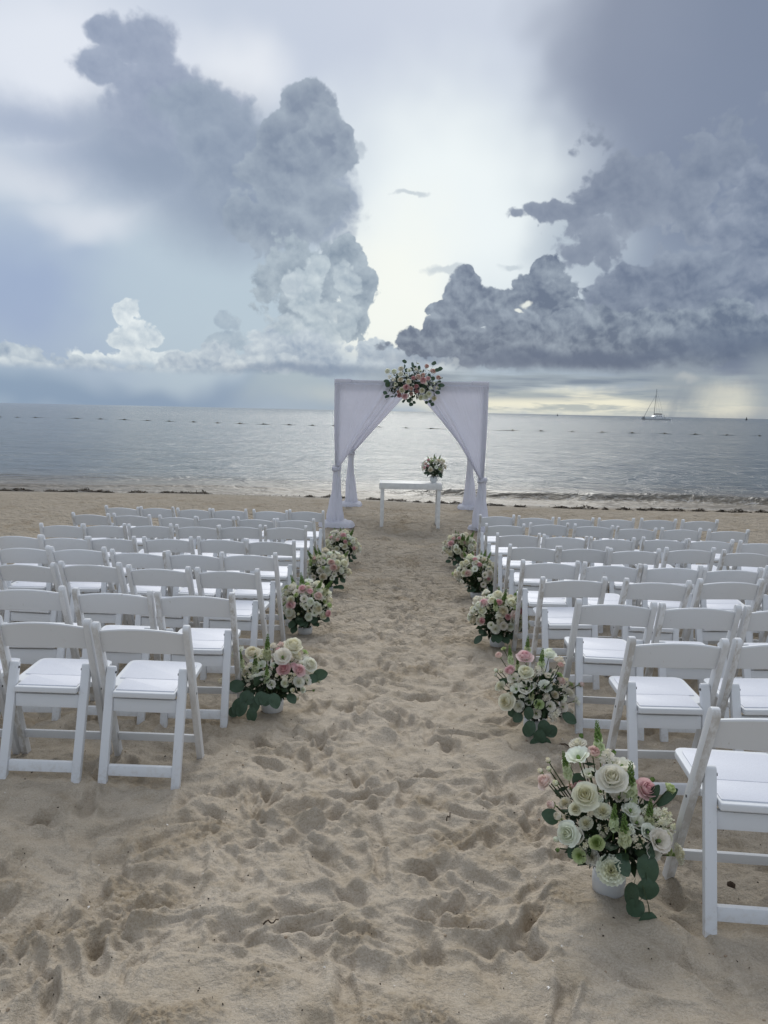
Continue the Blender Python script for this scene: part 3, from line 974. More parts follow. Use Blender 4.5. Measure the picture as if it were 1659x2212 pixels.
def build_arch():
    cx, cy = .42, 13.22
    gz = float(profile(cx, cy))
    root = empty('wedding_arch', (cx, cy, gz), math.radians(-2.2))
    tag(root, 'square wedding arch hung with white drapes tied back at its posts', 'wedding arch')
    hw, dep, top = 1.245, 3.0, 2.53
    for sx in (-1, 1):
        for y in (0, dep):
            px = sx * hw
            dz = float(profile(cx + px, cy + y)) - gz
            o = from_bm('post', prism([(px - .04, y - .04), (px + .04, y - .04), (px + .04, y + .04), (px - .04, y + .04)], dz - .1, top - .085, 'z', .004), WHITEWOOD, root)
            autosmooth(o)
    for y in (0, dep):
        autosmooth(from_bm('beam', prism([(y - .042, top - .082), (y + .042, top - .082), (y + .042, top), (y - .042, top)], -hw - .05, hw + .05, 'x', .004), WHITEWOOD, root))
    for sx in (-1, 1):
        autosmooth(from_bm('beam', prism([(sx * hw - .038, top - .08), (sx * hw + .038, top - .08), (sx * hw + .038, top - .002), (sx * hw - .038, top - .002)], .043, dep - .043, 'y', .004), WHITEWOOD, root))
    # cloth folded over the top corners
    for sx in (-1, 1):
        a, b = sorted((sx * (hw + .062), sx * (hw - .23)))
        bm = prism([(-.056, top - .10), (.056, top - .10), (.056, top + .022), (-.056, top + .022)], a, b, 'x', .012, 3)
        autosmooth(from_bm('corner_cap', bm, CLOTH, root))
    # band of cloth along the front and back beams
    for y in (0, dep):
        autosmooth(from_bm('beam_band', prism([(y - .050, top - .095), (y + .050, top - .095), (y + .050, top + .006), (y - .050, top + .006)], -hw + .2, hw - .2, 'x', .01, 3), CLOTH, root))

    def panel(sx, y0, inner, tie, seed, face):
        nu, nv = 110, 70
        u, v = np.meshgrid(np.linspace(0, 1, nu), np.linspace(0, 1, nv))
        xo = hw + .055
        xi_t, xi_b = inner, hw - .045
        w = v ** .96
        x_in = xi_t + (xi_b - xi_t) * w + .03 * np.sin(PI * v) * (1 if sx > 0 else -.3)
        x_out = xo + .0 * v - .035 * v ** 3
        # threads fan out from the tie: more cloth gathers at the two edges
        uu = u + .045 * np.sin(2 * PI * u) * v
        x = x_out + (x_in - x_out) * uu
        z = (top - .05) + (tie - top + .05) * v
        z += -.10 * np.sin(PI * u) * v * (1 - v) - .12 * u * (1 - v) ** 2 * 0
        k = 7.5 + seed
        ph = perlin(u * 3 + seed, v * 1.2, 41) * 1.1
        g = .35 + .9 * v
        inner_w = np.clip((u - .62) / .38, 0, 1)
        outer_w = np.clip((.20 - u) / .20, 0, 1)
        y = .014 * g * (np.clip((u - .70) / .30, 0, 1) ** .8) * np.sin(2 * PI * (k * u + ph * .35)) * 1.6
        y += .008 * outer_w * np.sin(2 * PI * (26 * u + 6 * v + ph))
        y += .006 * (1 - inner_w) * np.sin(2 * PI * (3.2 * u + 1.1 * v + ph)) * v
        y += .010 * perlin(u * 2.2 + 3, v * 2.6 + seed, 43) + .004 * perlin(u * 30, v * 5, 44)
        y += .03 * np.exp(-((u - .93) / .055) ** 2) * (.25 + .75 * v) - .028 * np.exp(-((u - .82) / .05) ** 2) * (.3 + .7 * v)
        y = y0 + face * (.062 + .03 * np.sin(PI * v)) + y * (1 - .45 * v ** 4)
        # pull round the post at the tie
        y = y + face * -.045 * v ** 6 * 0
        V = np.stack([sx * x, y, z], -1).reshape(-1, 3)
        o = fast_grid('drape', V, nv, nu, CLOTH)
        o.parent = root
        thicken(o, .003)
        return o

    def wrap(sx, y0, tie, bottom, seed, wide, drape):
        px = sx * (hw + .01)
        nt, nz = 72, 60
        th, v = np.meshgrid(np.linspace(0, 2 * PI, nt, endpoint=False), np.linspace(0, 1, nz))
        z = tie + (bottom - tie) * v
        r = np.interp(v, [0, .06, .12, .22, .45, .62, .85, 1], [.075, .068, .060, .064, .078, .105, .132, .142]) * wide
        fold = .16 * np.sin(5 * th + 5 * v + seed) * np.clip(v * 2, .15, 1) + .10 * np.sin(9 * th - 3 * v + seed * 2) + .25 * perlin(np.cos(th) * 1.3 + seed, v * 4 + np.sin(th) * 1.3, 45)
        r = r * (1 + .55 * fold)
        x = px + r * np.cos(th) + .015 * np.sin(v * 5 + seed) * v
        y = y0 + r * np.sin(th) * .9
        z = z + .02 * np.sin(4 * th + seed) * np.exp(-((v - .62) / .1) ** 2)
        o = fast_grid('drape_tail', np.stack([x, y, z], -1).reshape(-1, 3), nz, nt, CLOTH, wrap=True)
        o.parent = root
        # knot: two soft turns of the cloth
        nt2, ns = 60, 12
        a, b = np.meshgrid(np.linspace(0, 4 * PI, nt2), np.linspace(0, 2 * PI, ns, endpoint=False), indexing='ij')
        R = .066 + .017 * np.cos(b)
        kx = px + R * np.cos(a)
        ky = y0 + R * np.sin(a)
        kz = tie - .02 + .022 * np.sin(b) - .035 * a / (4 * PI) * 1.5 + .02 * np.sin(a + seed)
        kn = fast_grid('tie', np.stack([kx, ky, kz], -1).reshape(-1, 3), nt2, ns, CLOTH, wrap=True)
        kn.parent = root
        return o

    def puddle(sx, y0, gzl, seed, rx, ry, h, pull=(0, 0)):
        px = sx * (hw + .01)
        nt, nr = 110, 26
        th, q = np.meshgrid(np.linspace(0, 2 * PI, nt, endpoint=False), np.linspace(.16, 1, nr))
        sq = 1 / (np.abs(np.cos(th)) ** 3.6 + np.abs(np.sin(th)) ** 3.6) ** (1 / 3.6)
        edge = 1 + .13 * perlin(np.cos(th) * 1.6 + seed, np.sin(th) * 1.6, 46) + .07 * perlin(np.cos(th) * 5 + seed, np.sin(th) * 5, 47)
        rr = q * sq * edge
        x = px + rx * rr * np.cos(th) + pull[0] * q ** 2 * np.clip(np.cos(th - pull[1]), 0, 1) ** 4
        y = y0 + ry * rr * np.sin(th)
        prof = np.interp(q, [.16, .4, .75, .9, .97, 1], [1.5, 1.05, .86, .72, .35, .0])
        wr = .20 * np.sin(15 * th + 7 * perlin(q * 2 + seed, np.cos(th) * 2, 48)) * np.clip(q * 1.3, 0, 1) + .45 * perlin(x * 12, y * 12 + seed, 49) + .25 * perlin(x * 28, y * 28 + seed, 50)
        z = gzl + .004 + h * prof * (1 + .40 * wr)
        o = fast_grid('hem', np.stack([x, y, z], -1).reshape(-1, 3), nr, nt, CLOTH, wrap=True)
        o.parent = root
        return o
    spec = [(-1, 0, .17, 1.06, 1.0, -1, 1.0), (1, 0, .13, .90, 2.3, -1, 1.05), (-1, dep, .02, 1.15, 3.1, -1, .95), (1, dep, .02, 1.12, 4.7, -1, .95)]
    for sx, y0, inner, tie, seed, face, wide in spec:
        px = sx * (hw + .01)
        gl = float(sand_height(np.array([cx + px]), np.array([cy + y0]))[0]) - gz
        d = panel(sx, y0, inner, tie, seed, face)
        wrap(sx, y0, tie + .02, gl + .07, seed, wide, d)
        if (sx, y0) == (1, 0):
            puddle(sx, y0 + .02, gl, seed, .25, .27, .085, (.22, PI * 1.12))
        else:
            puddle(sx, y0 + .02, gl, seed, .30 if y0 == 0 else .24, .26, .105 if y0 == 0 else .09)
    return root, gz


ARCH, ARCH_Z = build_arch()


def build_table():
    x0, x1, y0, y1 = -.09, 1.005, 13.26, 13.82
    cx, cy = (x0 + x1) / 2, (y0 + y1) / 2
    gz = float(profile(cx, cy))
    root = empty('altar_table', (cx, cy, gz), math.radians(-.8))
    tag(root, 'plain white slab table with four square legs standing under the arch', 'table')
    hx, hy = (x1 - x0) / 2, (y1 - y0) / 2
    autosmooth(from_bm('table_top', prism([(-hx, -hy), (hx, -hy), (hx, hy), (-hx, hy)], .685, .790, 'z', .006, 2), WHITEWOOD, root))
    for sx in (-1, 1):
        for sy in (-1, 1):
            x, y = sx * (hx - .055), sy * (hy - .045)
            autosmooth(from_bm('leg', prism([(x - .03, y - .03), (x + .03, y - .03), (x + .03, y + .03), (x - .03, y + .03)], -.06, .684, 'z', .003), WHITEWOOD, root))
    return gz + .790


TABLE_Z = build_table()

# ------------------------------------------------------------------ flowers
def petal_mat(name, outer, inner, trans=.36, var=.05):
    """Petals paler or deeper towards the heart of the flower (object space, unit radius)."""
    m, T, out = material(name)
    o = obj_coord(T)
    x, y, z = T.sep(o)[:3]
    r = T.math('SQRT', T.math('ADD', T.math('MULTIPLY', x, x), T.math('MULTIPLY', y, y)))
    rnd = T.new('ShaderNodeObjectInfo').outputs['Random']
    n = T.noise(o, 2.2, 3, .6)
    c = T.mix(T.ramp(T.math('MULTIPLY_ADD', n, .5, r), .15, 1.0), inner, outer)
    k = T.math('MULTIPLY_ADD', rnd, var * 2, 1 - var)
    c = T.vec('MULTIPLY', c, T.comb(k, T.math('MULTIPLY', k, k), T.math('MULTIPLY', k, k)))
    b = principled(T, out, c, .6, .25)
    T.l.new(bump(T, T.noise(T.vec('MULTIPLY', o, (1, 1, .4)), 14, 3, .6), .25, .03), b.inputs['Normal'])
    t = T.new('ShaderNodeBsdfTranslucent')
    T.l.new(c, t.inputs[0])
    mx = T.new('ShaderNodeMixShader')
    mx.inputs[0].default_value = trans
    T.l.new(b.outputs[0], mx.inputs[1])
    T.l.new(t.outputs[0], mx.inputs[2])
    T.l.new(mx.outputs[0], out.inputs[0])
    return m


WHITE = petal_mat('white_petal', (.90, .885, .79), (.87, .85, .66))
CREAM = petal_mat('cream_petal', (.88, .86, .71), (.84, .78, .52))
PINK = petal_mat('pink_petal', (.84, .60, .59), (.76, .40, .43), .34, .09)
BLUSH = petal_mat('blush_petal', (.85, .69, .62), (.80, .55, .50), .34, .07)
LIME = petal_mat('lime_petal', (.66, .74, .42), (.42, .55, .16))
LEAFM = simple('eucalyptus_leaf', (.052, .094, .054), .5, .4, .14, 3, .05, .12)
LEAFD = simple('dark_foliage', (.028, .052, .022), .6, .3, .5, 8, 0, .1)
STEMM = simple('green_stem', (.045, .065, .025), .6, .3, .3, 20)
BUDM = simple('green_bud', (.15, .24, .065), .55, .3, .3, 8, 0, .12)
POTW = simple('white_ceramic', (.66, .66, .65), .45, .4, .05, 10)


class Geo:
    def __init__(self):
        self.v, self.f, self.mi = [], [], []

    def grid(self, P, mi=0):
        nr, nc = len(P), len(P[0])
        b = len(self.v)
        for row in P:
            self.v += [tuple(p) for p in row]
        for i in range(nr - 1):
            for j in range(nc - 1):
                self.f.append((b + i * nc + j, b + i * nc + j + 1, b + (i + 1) * nc + j + 1, b + (i + 1) * nc + j))
                self.mi.append(mi)

    def tube(self, pts, r0, r1, mi=0, n=5):
        P = []
        for i, p in enumerate(pts):
            p = Vector(p)
            d = (Vector(pts[min(i + 1, len(pts) - 1)]) - Vector(pts[max(i - 1, 0)])).normalized()
            a = d.orthogonal().normalized()
            c = d.cross(a)
            r = r0 + (r1 - r0) * i / max(1, len(pts) - 1)
            P.append([p + (a * math.cos(2 * PI * k / n) + c * math.sin(2 * PI * k / n)) * r for k in range(n + 1)])
        self.grid(P, mi)

    def blob(self, c, rx, ry, rz, mi=0, nu=7, nv=5, axis=None):
        P = []
        q = Vector((0, 0, 1)).rotation_difference(axis) if axis is not None else None
        for i in range(nv):
            t = PI * i / (nv - 1)
            row = []
            for k in range(nu + 1):
                a = 2 * PI * k / nu
                v = Vector((rx * math.sin(t) * math.cos(a), ry * math.sin(t) * math.sin(a), rz * math.cos(t)))
                if q:
                    v = q @ v
                row.append(v + Vector(c))
            P.append(row)
        self.grid(P, mi)

    def mesh(self, name, mats):
        me = bpy.data.meshes.new(name)
        me.from_pydata(self.v, [], self.f)
        for m in mats:
            me.materials.append(m)
        me.polygons.foreach_set('material_index', self.mi)
        me.polygons.foreach_set('use_smooth', [True] * len(self.f))
        me.update()
        return me


def wrap_petal(G, rng, ang, half, r0, rm, rt, h, rows=5, cols=6, ruffle=0.0, z0=0.0, curl=0.0, mi=0):
    P = []
    j1, j2 = rng.uniform(-.08, .08), rng.uniform(0, 6)
    for i in range(rows):
        t = i / (rows - 1)
        wdt = (.35 + .65 * math.sin(min(1, t * 1.15) * PI / 2)) * (1 - .28 * max(0, t - .75) / .25)
        r = (1 - t) ** 2 * r0 + 2 * t * (1 - t) * rm * 1.15 + t * t * rt
        row = []
        for k in range(cols):
            s = -1 + 2 * k / (cols - 1)
            a = ang + s * half * wdt
            rr = r + .04 * s * s * r + ruffle * t * math.sin(s * 7 + j2) * .6
            z = z0 + h * t * (1 - .16 * s * s * t) + j1 * t + ruffle * t * math.cos(s * 6 + j2 * 2) - curl * max(0, t - .7) * 1.2
            row.append((rr * math.cos(a), rr * math.sin(a), z))
        P.append(row)
    G.grid(P, mi)


def rose_mesh(name, mat, seed, openness=1.0):
    rng = random.Random(seed)
    G = Geo()
    layers = [(2, 1.9, .02, .13, .04, 1.12), (3, 1.35, .05, .27, .19, 1.12), (3, 1.25, .08, .43, .35, 1.06), (4, 1.0, .12, .60, .53, .97), (4, .98, .15, .74, .82, .80), (5, .85, .18, .80, 1.06, .48)]
    if openness < .75:
        layers = layers[:5]
    for li, (n, half, r0, rm, rt, h) in enumerate(layers):
        o = rng.uniform(0, 6)
        for k in range(n):
            f = openness if li > 3 else 1
            wrap_petal(G, rng, o + 2 * PI * k / n + rng.uniform(-.15, .15), half, r0, rm * (.85 + .15 * f), (rt * f + (1 - f) * .45) * rng.uniform(.86, 1.12),
                       (h + (1 - f) * .25) * rng.uniform(.92, 1.06), curl=.3 if li > 3 else 0, ruffle=.035 if li > 3 else 0.012)
    for k in range(5):                                      # calyx
        a = 2 * PI * k / 5
        wrap_petal(G, rng, a, .35, .10, .42, .52, .18, rows=3, cols=3, z0=-.10, mi=1)
    G.tube([(0, 0, -.45), (0, 0, .02)], .055, .09, 1)
    return G.mesh(name, [mat, BUDM])


def bud_mesh(name, mat, seed):
    rng = random.Random(seed)
    G = Geo()
    for n, half, r0, rm, rt, h in ((2, 1.8, .06, .42, .16, 1.5), (3, 1.3, .10, .62, .38, 1.4), (3, 1.1, .12, .74, .62, 1.2)):
        o = rng.uniform(0, 6)
        for k in range(n):
            wrap_petal(G, rng, o + 2 * PI * k / n, half, r0, rm, rt, h, rows=4, cols=5, curl=.1)
    for k in range(5):
        wrap_petal(G, rng, 2 * PI * k / 5, .5, .12, .66, .6, .5, rows=3, cols=3, z0=-.1, mi=1)
    G.tube([(0, 0, -.9), (0, 0, 0)], .07, .14, 1)
    return G.mesh(name, [mat, BUDM])


def carnation_mesh(name, mat, seed):
    rng = random.Random(seed)
    G = Geo()
    for n, r, h, w in ((11, .98, .35, .40), (10, .80, .52, .42), (8, .58, .66, .48), (6, .34, .74, .6), (4, .15, .78, .8)):
        o = rng.uniform(0, 6)
        for k in range(n):
            a = o + 2 * PI * k / n + rng.uniform(-.2, .2)
            hh = h + rng.uniform(-.06, .08)
            P = []
            for t in (0, .55, .85, 1):
                row = []
                for j in range(7):
                    s = -1 + j / 3
                    aa = a + s * w * (.25 + .75 * t)
                    rr = .06 + (r - .06) * t ** .8 + .05 * t * math.sin(j * 2.6 + k)
                    zz = hh * t ** .7 + t * t * (.09 if j % 2 else -.05) + rng.uniform(-.03, .03) * t
                    row.append((rr * math.cos(aa), rr * math.sin(aa), zz))
                P.append(row)
            G.grid(P)
    G.tube([(0, 0, -.75), (0, 0, -.25), (0, 0, .1)], .10, .22, 1)
    return G.mesh(name, [mat, BUDM])


def lisianthus_mesh(name, mat, seed):
    rng = random.Random(seed)
    G = Geo()
    for n, half, rm, rt, h in ((5, .85, .55, .92, .72), (5, .8, .42, .66, .8)):
        o = rng.uniform(0, 6)
        for k in range(n):
            wrap_petal(G, rng, o + 2 * PI * k / n, half, .10, rm, rt, h, ruffle=.07, curl=.25)
    G.blob((0, 0, .30), .16, .16, .24, 1)
    G.tube([(0, 0, -.6), (0, 0, .05)], .05, .10, 1)
    return G.mesh(name, [mat, BUDM])


def spray_mesh(name, mat, seed, n=11):
    """A cluster of small five petalled florets."""
    rng = random.Random(seed)
    G = Geo()
    for k in range(n):
        d = Vector((rng.gauss(0, .6), rng.gauss(0, .6), rng.uniform(.1, 1))).normalized()
        c = d * rng.uniform(.45, .75)
        q = Vector((0, 0, 1)).rotation_difference((d + Vector((rng.gauss(0, .3), rng.gauss(0, .3), 0))).normalized())
        s = rng.uniform(.27, .38)
        for j in range(5):
            a = 2 * PI * j / 5 + k
            P = []
            for t in (0, .5, 1):
                row = []
                for w in (-1, 0, 1):
                    aa = a + w * .55 * (.3 + .7 * math.sin(t * 2.2))
                    row.append(c + q @ (Vector((math.cos(aa) * s * t, math.sin(aa) * s * t, s * (.35 * t - .25 * t * t * abs(w) + .05)))))
                P.append(row)
            G.grid(P)
        G.tube([(0, 0, -.5), c * .9], .025, .025, 1, 3)
    return G.mesh(name, [mat, BUDM])


def snapdragon_mesh(name, seed):
    """Spike: green buds at the tip, pale florets below; unit length 1 along z."""
    rng = random.Random(seed)
    G = Geo()
    G.tube([(0, 0, -.5), (0, 0, .5), (.02, 0, 1)], .020, .008, 1, 4)
    nlev = 15
    for i in range(nlev):
        t = i / (nlev - 1)
        z = .05 + .95 * t
        n = 4
        for k in range(n):
            a = i * 1.1 + 2 * PI * k / n
            if t > .42:
                r = .065 * (1.25 - t)
                G.blob((math.cos(a) * (.02 + r), math.sin(a) * (.02 + r), z), r * .9, r * .9, r * 1.5, 1, 5, 4, Vector((math.cos(a) * .7, math.sin(a) * .7, 1)))
            elif k < 3:
                s = .17 * (1 - .5 * t) * rng.uniform(.85, 1.15)
                d = Vector((math.cos(a), math.sin(a), .25))
                q = Vector((0, 0, 1)).rotation_difference(d.normalized())
                c = d * .05 + Vector((0, 0, z))
                for j in range(4):
                    aa0 = 2 * PI * j / 4
                    P = []
                    for tt in (0, .6, 1):
                        P.append([c + q @ Vector((math.cos(aa0 + w * .75) * s * (.25 + .6 * tt), math.sin(aa0 + w * .75) * s * (.25 + .6 * tt), s * (.9 * tt - .35 * tt * tt * (1 + abs(w))))) for w in (-1, 0, 1)])
                    G.grid(P, 0)
    return G.mesh(name, [SNAP, BUDM])


SNAP = petal_mat('snapdragon_petal', (.76, .78, .62), (.66, .72, .44))


def round_leaf_mesh(name, seed, long=1.0):
    rng = random.Random(seed)
    G = Geo()
    P = []
    for i in range(10):
        t = i / 9
        w = math.sin(PI * (t * .93 + .05)) ** .6 * .52 / long ** .5
        row = []
        for s in (-1, -.8, -.4, 0, .4, .8, 1):
            row.append((w * s, t * long, .10 * s * s * w - .16 * t * t + .03 * math.sin(5 * t + 2 * s)))
        P.append(row)
    G.grid(P)
    G.tube([(0, -.25, .03), (0, 0, .01), (0, .5 * long, -.02)], .018, .012, 1, 3)
    return G.mesh(name, [LEAFM, STEMM])


MESH = {
    'rose_white': [rose_mesh('rose', WHITE, s, o) for s, o in ((1, 1.0), (2, .9))],
    'rose_cream': [rose_mesh('rose', CREAM, s, o) for s, o in ((3, 1.05), (4, .92))],
    'rose_pink': [rose_mesh('rose', PINK, s, o) for s, o in ((5, 1.0), (6, .6))],
    'rose_blush': [rose_mesh('rose', BLUSH, s, o) for s, o in ((7, .62), (8, .95))],
    'bud_white': [bud_mesh('rosebud', WHITE, 9), bud_mesh('rosebud', CREAM, 10)],
    'bud_pink': [bud_mesh('rosebud', BLUSH, 11), bud_mesh('rosebud', PINK, 12)],
    'carnation': [carnation_mesh('carnation', WHITE, 13), carnation_mesh('carnation', CREAM, 14)],
    'lisi': [lisianthus_mesh('lisianthus', WHITE, 15), lisianthus_mesh('lisianthus', WHITE, 16)],
    'lime': [carnation_mesh('lisianthus', LIME, 17), rose_mesh('lisianthus', LIME, 18, .8)],
    'spray': [spray_mesh('stock_flower', WHITE, 19), spray_mesh('stock_flower', CREAM, 20)],
    'snap': [snapdragon_mesh('snapdragon', 21), snapdragon_mesh('snapdragon', 22)],
    'gbud': [bud_mesh('green_bud', BUDM, 23)],
    'leaf': [round_leaf_mesh('leaf', 24), round_leaf_mesh('leaf', 25, 1.25)],
    'leaf_long': [round_leaf_mesh('leaf', 26, 1.9)],
}
NAME = {'rose_white': 'rose', 'rose_cream': 'rose', 'rose_pink': 'rose', 'rose_blush': 'rose', 'bud_white': 'rosebud', 'bud_pink': 'rosebud', 'carnation': 'carnation',
        'lisi': 'lisianthus', 'lime': 'lisianthus', 'spray': 'stock_flower', 'snap': 'snapdragon', 'gbud': 'flower_bud', 'leaf': 'leaf', 'leaf_long': 'leaf'}


def aim(loc, d, size, spin):
    q = Vector((0, 0, 1)).rotation_difference(Vector(d).normalized())
    return Matrix.Translation(loc) @ q.to_matrix().to_4x4() @ Matrix.Rotation(spin, 4, 'Z') @ Matrix.Diagonal((size, size, size, 1))


def aim_leaf(loc, along, up, size, wide=1.0):
    y = Vector(along).normalized()
    z = Vector(up)
    z = (z - y * z.dot(y)).normalized()
    x = y.cross(z)
    M = Matrix((x, y, z)).transposed().to_4x4()
    return Matrix.Translation(loc) @ M @ Matrix.Diagonal((size * wide, size, size, 1))


def pot_mesh(r, h, ribs=True):
    G = Geo()
    prof = [(r * .62, 0), (r * .66, h * .10), (r * .95, h * .25), (r, h * .62), (r * .97, h), (r * .90, h), (r * .88, h * .8), (r * .3, h * .78)]
    n = 96 if ribs else 32
    P = []
    for i, (rr, z) in enumerate(prof):
        P.append([((rr * (1 + (.022 * math.cos(k * PI) if ribs and 1 < i < 5 else 0))) * math.cos(2 * PI * k / n),
                   (rr * (1 + (.022 * math.cos(k * PI) if ribs and 1 < i < 5 else 0))) * math.sin(2 * PI * k / n), z) for k in range(n + 1)])
    G.grid(P)
    return G.mesh('pot', [POTW])


def arrangement(name, loc, rz, flowers, leaves, pot, core, label, cat, group=None, seed=1, hang=(), pot_sink=.02):
    """flowers: (kind, position, direction, size); leaves: (position, along, up, size, long?)"""
    rng = random.Random(seed)
    root = empty(name, loc, rz)
    tag(root, label, cat, group)
    cxyz, crad = Vector(core[:3]), core[3]
    if pot:
        place('pot', pot_mesh(pot[0], pot[1], pot[2]), root, (0, 0, -pot_sink))
    stems = Geo()
    base = Vector((0, 0, pot[1] * .7)) if pot else cxyz
    for kind, p, d, s in flowers:
        me = rng.choice(MESH[kind])
        p, d = Vector(p), Vector(d)
        place(NAME[kind], me, root, mtx=aim(p, d, s, rng.uniform(0, 6)))
        tail = p - d.normalized() * s * (.45 if kind != 'snap' else .48)
        a = base + (tail - base) * .5 + Vector((0, 0, .02)) + d.normalized() * -.01
        b0 = base + Vector((rng.gauss(0, .02), rng.gauss(0, .02), 0))
        stems.tube([b0, a, tail], .0030, .0024, 0, 4)
        for _ in range(2):
            t = rng.uniform(.35, .9)
            q = b0.lerp(tail, t)
            dd = Vector((rng.gauss(0, 1), rng.gauss(0, 1), rng.uniform(-.3, 1))).normalized()
            L = rng.uniform(.03, .055)
            w = dd.orthogonal().normalized() * L * .16
            stems.grid([[q, q], [q + dd * L * .5 - w, q + dd * L * .5 + w], [q + dd * L, q + dd * L]], 1)
    o = place('stems', stems.mesh('stems', [STEMM, LEAFD]), root)
    o['kind'] = 'stuff'
    for p, al, up, s, lg in leaves:
        place('leaf', MESH['leaf_long' if lg else 'leaf'][0 if lg else rng.randrange(2)], root, mtx=aim_leaf(p, al, up, s, rng.uniform(.85, 1.1)))
    tw = Geo()
    for pts in hang:
        tw.tube([Vector(p) for p in pts], .0028, .0018, 0, 4)
    if hang:
        place('twig', tw.mesh('twig', [STEMM]), root)
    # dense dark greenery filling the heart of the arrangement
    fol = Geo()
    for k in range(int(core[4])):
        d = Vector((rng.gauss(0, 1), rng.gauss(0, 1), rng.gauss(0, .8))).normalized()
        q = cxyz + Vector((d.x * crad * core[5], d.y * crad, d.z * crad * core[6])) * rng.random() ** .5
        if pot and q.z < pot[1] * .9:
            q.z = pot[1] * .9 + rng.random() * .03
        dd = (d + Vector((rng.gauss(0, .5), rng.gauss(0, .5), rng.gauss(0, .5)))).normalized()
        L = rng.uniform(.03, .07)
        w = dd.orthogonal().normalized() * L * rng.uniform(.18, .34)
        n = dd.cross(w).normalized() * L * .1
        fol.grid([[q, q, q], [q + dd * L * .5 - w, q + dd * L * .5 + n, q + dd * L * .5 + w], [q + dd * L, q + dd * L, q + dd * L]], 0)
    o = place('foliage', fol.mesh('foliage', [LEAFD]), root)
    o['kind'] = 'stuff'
    return root


def from_view(items, px_per_m, pot_uv, phi, cz, cr):
    """Turns flower positions noted against a scale (u right, v up, depth towards the aisle) into local metres."""
    out = []
    for kind, u, v, dia, dep, *dr in items:
        x = (u - pot_uv[0]) / px_per_m
        h = (pot_uv[1] - v) / px_per_m
        y = -dep
        z = (h - y * math.sin(phi)) / math.cos(phi)
        if z < .035:                              # resting on the sand in front
            z = .035
            y = (h - z * math.cos(phi)) / math.sin(phi)
        p = Vector((x, y, z))
        d = Vector(dr[0]) + Vector((0, 0, .30)) if dr else (p - Vector((0, 0, cz))).normalized() + Vector((0, -.25, .40))
        s = dia / px_per_m * .5 * (1.18 if kind[0] in 'rc' else 1.5 if kind in ('spray', 'lisi') else 1.25)
        if kind == 'snap':
            s = dia / px_per_m * 1.15
        out.append((kind, p, d, s))
    return out


ARR_GROUP = 'white and pink flower arrangements along the aisle'


def sand_z(x, y):
    return float(sand_height(np.array([x]), np.array([y]))[0])


# the nearest arrangement, flower by flower
U = (0, 0, 1)
N1 = [('carnation', 388, 293, 112, -.02), ('lisi', 402, 398, 125, .05), ('rose_blush', 495, 345, 104, .03, (.1, -.5, .8)), ('snap', 535, 310, 215, -.06, (-.18, 0, 1)),
      ('spray', 585, 345, 110, -.02), ('lisi', 690, 395, 130, -.06), ('rose_white', 632, 490, 172, .05, (-.1, -.75, .6)), ('rose_pink', 848, 510, 135, -.01, (.5, -.6, .5)),
      ('snap', 760, 590, 245, .03, (-.08, -.1, 1)), ('gbud', 895, 440, 42, -.05), ('lime', 1005, 480, 74, -.02, (.7, -.2, .6)), ('gbud', 632, 300, 42, -.06), ('gbud', 405, 225, 40, -.05),
      ('snap', 330, 500, 170, .0, (-.3, -.1, 1)), ('bud_white', 195, 430, 44, .02, (-.6, -.1, .8)), ('bud_white', 150, 505, 44, .03, (-.8, -.2, .5)), ('bud_white', 200, 478, 40, .0),
      ('rose_blush', 192, 575, 104, .07, (-.7, -.5, .45)), ('bud_white', 258, 570, 48, .03), ('bud_pink', 360, 570, 50, -.02), ('rose_pink', 432, 580, 120, .02), ('rose_cream', 462, 632, 160, .10, (-.1, -.8, .5)),
      ('bud_pink', 255, 715, 66, .11, (-.7, -.6, .1)), ('rose_cream', 405, 722, 76, .13, (-.2, -.9, .4)), ('carnation', 582, 712, 112, .11), ('snap', 655, 800, 175, .14, (-.02, -.3, 1)),
      ('snap', 735, 880, 215, .15, (-.12, -.35, 1)), ('snap', 885, 740, 190, .05, (0, -.2, 1)), ('lisi', 755, 672, 92, .06), ('spray', 955, 670, 110, .02), ('spray', 1020, 715, 92, .0),
      ('carnation', 985, 790, 100, .06, (.7, -.5, .5)), ('carnation', 1065, 885, 125, .05, (1, -.15, .1)), ('lisi', 938, 830, 118, .10, (.5, -.7, .4)), ('bud_white', 300, 790, 66, .13), ('rose_white', 368, 880, 142, .15, (-.3, -.9, .25)),
      ('lisi', 430, 890, 82, .14), ('bud_white', 300, 925, 46, .15, (-.6, -.6, -.1)), ('gbud', 308, 985, 34, .15, (-.5, -.6, -.4)), ('lime', 555, 905, 92, .17, (-.1, -1, .3)), ('lime', 450, 1003, 84, .16, (-.3, -.9, .1)),
      ('carnation', 530, 1000, 96, .14, (-.2, -.8, .2)), ('carnation', 655, 1062, 172, .17, (0, -.9, .45)), ('spray', 600, 820, 80, .12), ('lisi', 800, 740, 90, .06), ('spray', 500, 700, 84, .10), ('lisi', 680, 600, 90, .04),
      ('spray', 340, 800, 80, .10), ('lime', 1015, 870, 60, .06, (.8, -.4, .2)), ('spray', 1000, 640, 70, -.03), ('lisi', 560, 580, 90, .0), ('spray', 330, 410, 80, -.03), ('spray', 850, 640, 80, .02), ('lisi', 480, 480, 84, .0), ('spray', 540, 640, 84, .07), ('lisi', 620, 380, 90, -.03), ('carnation', 480, 800, 90, .12), ('spray', 760, 790, 80, .11), ('lisi', 900, 900, 90, .11), ('spray', 420, 650, 70, .06), ('bud_white', 560, 460, 56, .03), ('spray', 820, 850, 84, .13), ('lisi', 690, 540, 84, .05), ('spray', 700, 470, 80, .0), ('lisi', 870, 790, 84, .09), ('carnation', 330, 690, 80, .08), ('spray', 480, 930, 80, .15), ('spray', 940, 740, 84, .05)]


